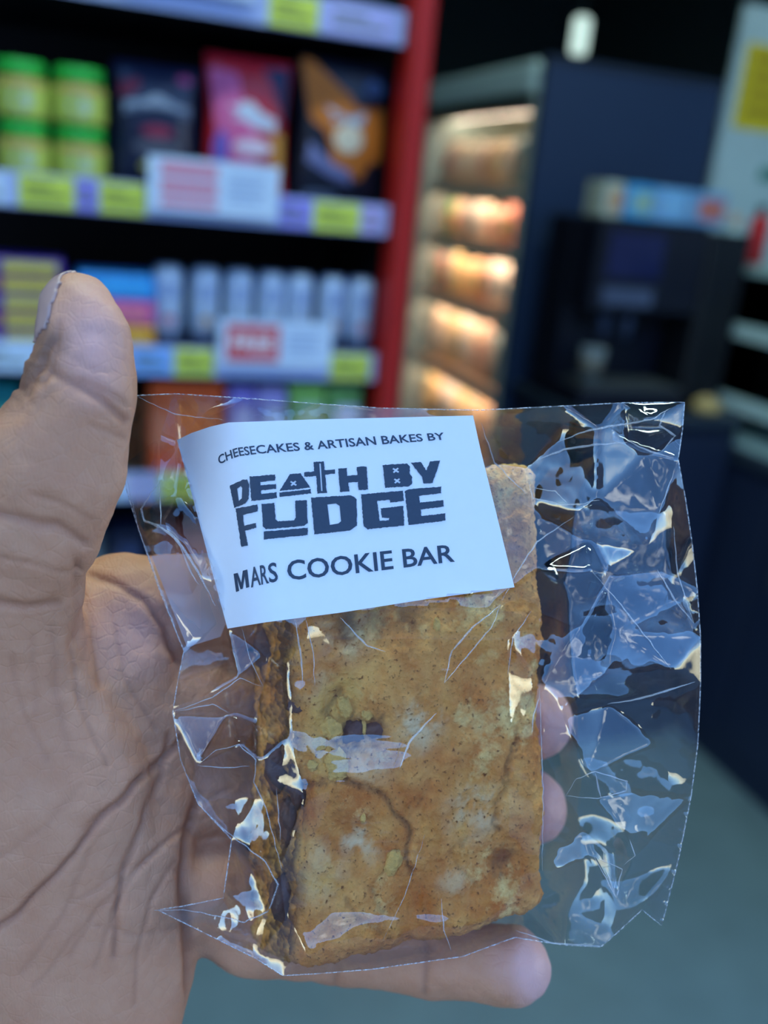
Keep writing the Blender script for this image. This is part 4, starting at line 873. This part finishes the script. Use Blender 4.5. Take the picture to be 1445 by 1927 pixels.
# rear sticker, seen from behind through the film
m_back = bpy.data.materials.new('rear_paper'); m_back.use_nodes = True
B = m_back.node_tree.nodes['Principled BSDF']; B.inputs['Base Color'].default_value = (*srgb(214, 204, 216), 1); B.inputs['Roughness'].default_value = .7; B.inputs['Alpha'].default_value = .5
def rear(poly, off):
    q = resample(poly, 10); c_ = np.mean(q, 0); vs, fs = [], []; n_ = len(q); R_ = 7
    for k_ in range(R_+1):
        for p in q:
            x, y = c_+(np.array(p)-c_)*k_/R_; z = float(bfun(np.array([x]), np.array([y]))[0]); z = 236 if z != z else z
            vs.append(l2w(pxl(x, y, min(z, 262)-off)))
    for k_ in range(R_):
        for i in range(n_): fs.append((k_*n_+i, k_*n_+(i+1) % n_, (k_+1)*n_+(i+1) % n_, (k_+1)*n_+i))
    o = wpart('rear_sticker', vs, fs, m_back, bag, True); tag(o, 'pale lilac rear sticker showing through the film', None)
rear([(285, 1046), (400, 1040), (426, 1170), (415, 1198), (352, 1218)], 1.0)
# ------------------------------------------------------------------ sticker label with print
bnd = resample(LO, 7); pts = [Vector(p) for p in bnd]; nb = len(pts)
for y in range(780, 1190, 7):
    for x in range(330, 975, 7): pts.append(Vector((x, y)))
vo_, _e, fo, *_ = delaunay_2d_cdt(pts, [(i, (i+1) % nb) for i in range(nb)], [], 1, 1e-5)
def onlab(x, y, lift): d_ = float(labd(x, y))-lift; return l2w(pxl(x, y, d_))
lab = wpart('sticker_label', [onlab(p[0], p[1], .0) for p in vo_], [tuple(t_) for t_ in fo], mat('label_paper', srgb(236, 240, 244), rough=.6, spec=.3, noise_amt=.02, nscale=300), bag, True)
tag(lab, 'white printed paper sticker', None)
m_ink = mat('ink', srgb(52, 68, 88), rough=.55, noise_amt=.15, nscale=800)
def split(v2, f, mx_=9.):
    v2 = [tuple(p) for p in v2]; out = []; st = []; cache = {}
    for q in f:
        for k_ in range(1, len(q)-1): st.append((q[0], q[k_], q[k_+1]))
    while st:
        t_ = st.pop(); e_ = [(math.dist(v2[t_[k_]], v2[t_[(k_+1) % 3]]), k_) for k_ in range(3)]; L_, k_ = max(e_)
        if L_ < mx_: out.append(t_); continue
        a, b, c__ = t_[k_], t_[(k_+1) % 3], t_[(k_+2) % 3]; key = (min(a, b), max(a, b))
        if key not in cache: cache[key] = len(v2); v2.append(((v2[a][0]+v2[b][0])/2, (v2[a][1]+v2[b][1])/2))
        m_ = cache[key]; st += [(a, m_, c__), (m_, b, c__)]
    return v2, out
def inkmesh(name, v2, f):
    v2, f = split(v2, f)
    v = np.array([onlab(x, y, .16) for x, y in v2])-np.array(bag.location); return mk(name, v, f, m_ink, lab)
cp = lambda x, y: (380+.36*x, 780+.36*y)
def polyg(name, loops):
    flat = [p for lp in loops for p in lp]; t_ = tessellate_polygon([[Vector((x, y, 0)) for x, y in lp] for lp in loops]); return inkmesh(name, [cp(x, y) for x, y in flat], t_)
def cross(cx, cy, s_=20, w=5):
    o = []
    for k_ in range(4):
        a = math.radians(40+k_*90 if k_ % 2 == 0 else 50+k_*90-10); d_ = np.array([math.cos(a), math.sin(a)*.75]); n2_ = np.array([-d_[1], d_[0]]); b = math.radians(85+k_*90)
        o += [tuple(np.array([cx, cy])+d_*s_-n2_*w), tuple(np.array([cx, cy])+d_*s_+n2_*w), (cx+w*1.3*math.cos(b), cy+w*1.3*math.sin(b))]
    return o
def rough(lp, amp=1.6):                                         # slightly ragged print edge
    o = []
    for a, b in zip(lp, lp[1:]+lp[:1]):
        k_ = max(1, int(math.hypot(b[0]-a[0], b[1]-a[1])/7))
        for i in range(k_): o.append((a[0]+(b[0]-a[0])*i/k_+random.uniform(-amp, amp), a[1]+(b[1]-a[1])*i/k_+random.uniform(-amp, amp)))
    return o
LOGO = [
 [[(145, 372), (215, 340), (236, 340), (246, 365), (243, 440), (225, 466), (168, 488)], [(183, 388), (203, 374), (210, 384), (208, 438), (192, 452)]],
 [[(248, 325), (383, 313), (383, 345), (305, 352), (306, 371), (386, 363), (388, 388), (308, 397), (310, 415), (390, 407), (392, 437), (258, 452)]],
 [[(460, 312), (515, 307), (567, 382), (405, 400)], cross(478, 360)], [[(403, 408), (568, 390), (571, 412), (405, 432)]],
 [[(583, 248), (638, 246), (641, 290), (695, 287), (695, 310), (643, 314), (653, 410), (603, 413), (598, 322), (535, 326), (533, 303), (587, 297)], [(613, 256), (621, 256), (630, 400), (623, 400)]],
 [[(712, 282), (757, 280), (760, 320), (812, 316), (808, 274), (860, 271), (868, 392), (818, 396), (815, 352), (765, 356), (770, 402), (722, 405)]],
 [[(945, 264), (1072, 256), (1088, 270), (1085, 308), (1098, 328), (1098, 362), (1083, 375), (957, 383)], cross(1013, 292), cross(1020, 347)],
 [[(1092, 252), (1145, 248), (1172, 292), (1193, 244), (1245, 240), (1205, 358), (1158, 362), (1150, 326)]],
 [[(175, 492), (290, 470), (292, 505), (213, 525), (220, 582), (282, 566), (284, 592), (224, 608), (240, 685), (205, 692)]],
 [[(312, 468), (378, 462), (385, 548), (398, 558), (482, 552), (490, 538), (487, 450), (548, 447), (552, 568), (535, 582), (335, 600), (318, 585)]], [[(322, 612), (553, 592), (553, 630), (325, 653)]],
 [[(570, 435), (780, 422), (808, 442), (810, 580), (775, 606), (588, 627)], [(655, 470), (700, 465), (720, 478), (727, 558), (712, 570), (668, 577)]],
 [[(832, 418), (1050, 398), (1055, 452), (985, 460), (980, 446), (915, 452), (928, 556), (976, 553), (978, 540), (940, 538), (934, 490), (1052, 478), (1058, 580), (865, 600), (845, 582)]],
 [[(1060, 400), (1085, 390), (1250, 377), (1250, 412), (1135, 425), (1138, 460), (1262, 447), (1263, 482), (1142, 496), (1146, 530), (1272, 517), (1273, 555), (1080, 578)]]]
for lp in LOGO: polyg('logo_letter', [rough(lp[0])]+[l_2 for l_2 in lp[1:]])
def line(txt, tx, base, top, off=.0):
    v, f = textmesh(txt, off); x0_, x1_ = v[:, 0].min(), v[:, 0].max(); t_ = (v[:, 0]-x0_)/(x1_-x0_); hgt = .73
    X_ = np.interp(t_, [a for a, _ in tx], [b for _, b in tx]); yb = np.interp(X_, [a for a, _ in base], [b for _, b in base]); yt = np.interp(X_, [a for a, _ in top], [b for _, b in top])
    hn = v[:, 1]/hgt; Y_ = yb+(yt-yb)*hn; X_ = X_-10*hn
    return inkmesh('printed_line', [cp(a, b) for a, b in zip(X_, Y_)], f)
line('CHEESECAKES & ARTISAN BAKES BY', [(0, 90), (.06, 140), (.125, 200), (.2, 275), (1, 1272)], [(88, 262), (140, 236), (190, 217), (300, 204), (535, 186), (900, 158), (1260, 131)], [(83, 220), (140, 190), (190, 172), (300, 159), (535, 143), (900, 113), (1260, 93)], .016)
polyg('printed_letter', [[(178, 928), (165, 833), (186, 828), (205, 880), (213, 817), (236, 810), (247, 902), (231, 907), (223, 846), (212, 911), (201, 914), (182, 852), (194, 922)]])
line('ARS COOKIE BAR', [(0, 256), (.078, 302), (.155, 342), (.222, 402), (.264, 455), (1, 1322)], [(180, 928), (240, 908), (310, 888), (395, 870), (495, 861), (740, 836), (980, 808), (1310, 768)], [(165, 832), (275, 793), (380, 770), (480, 757), (760, 733), (970, 708), (1300, 676)], .014)
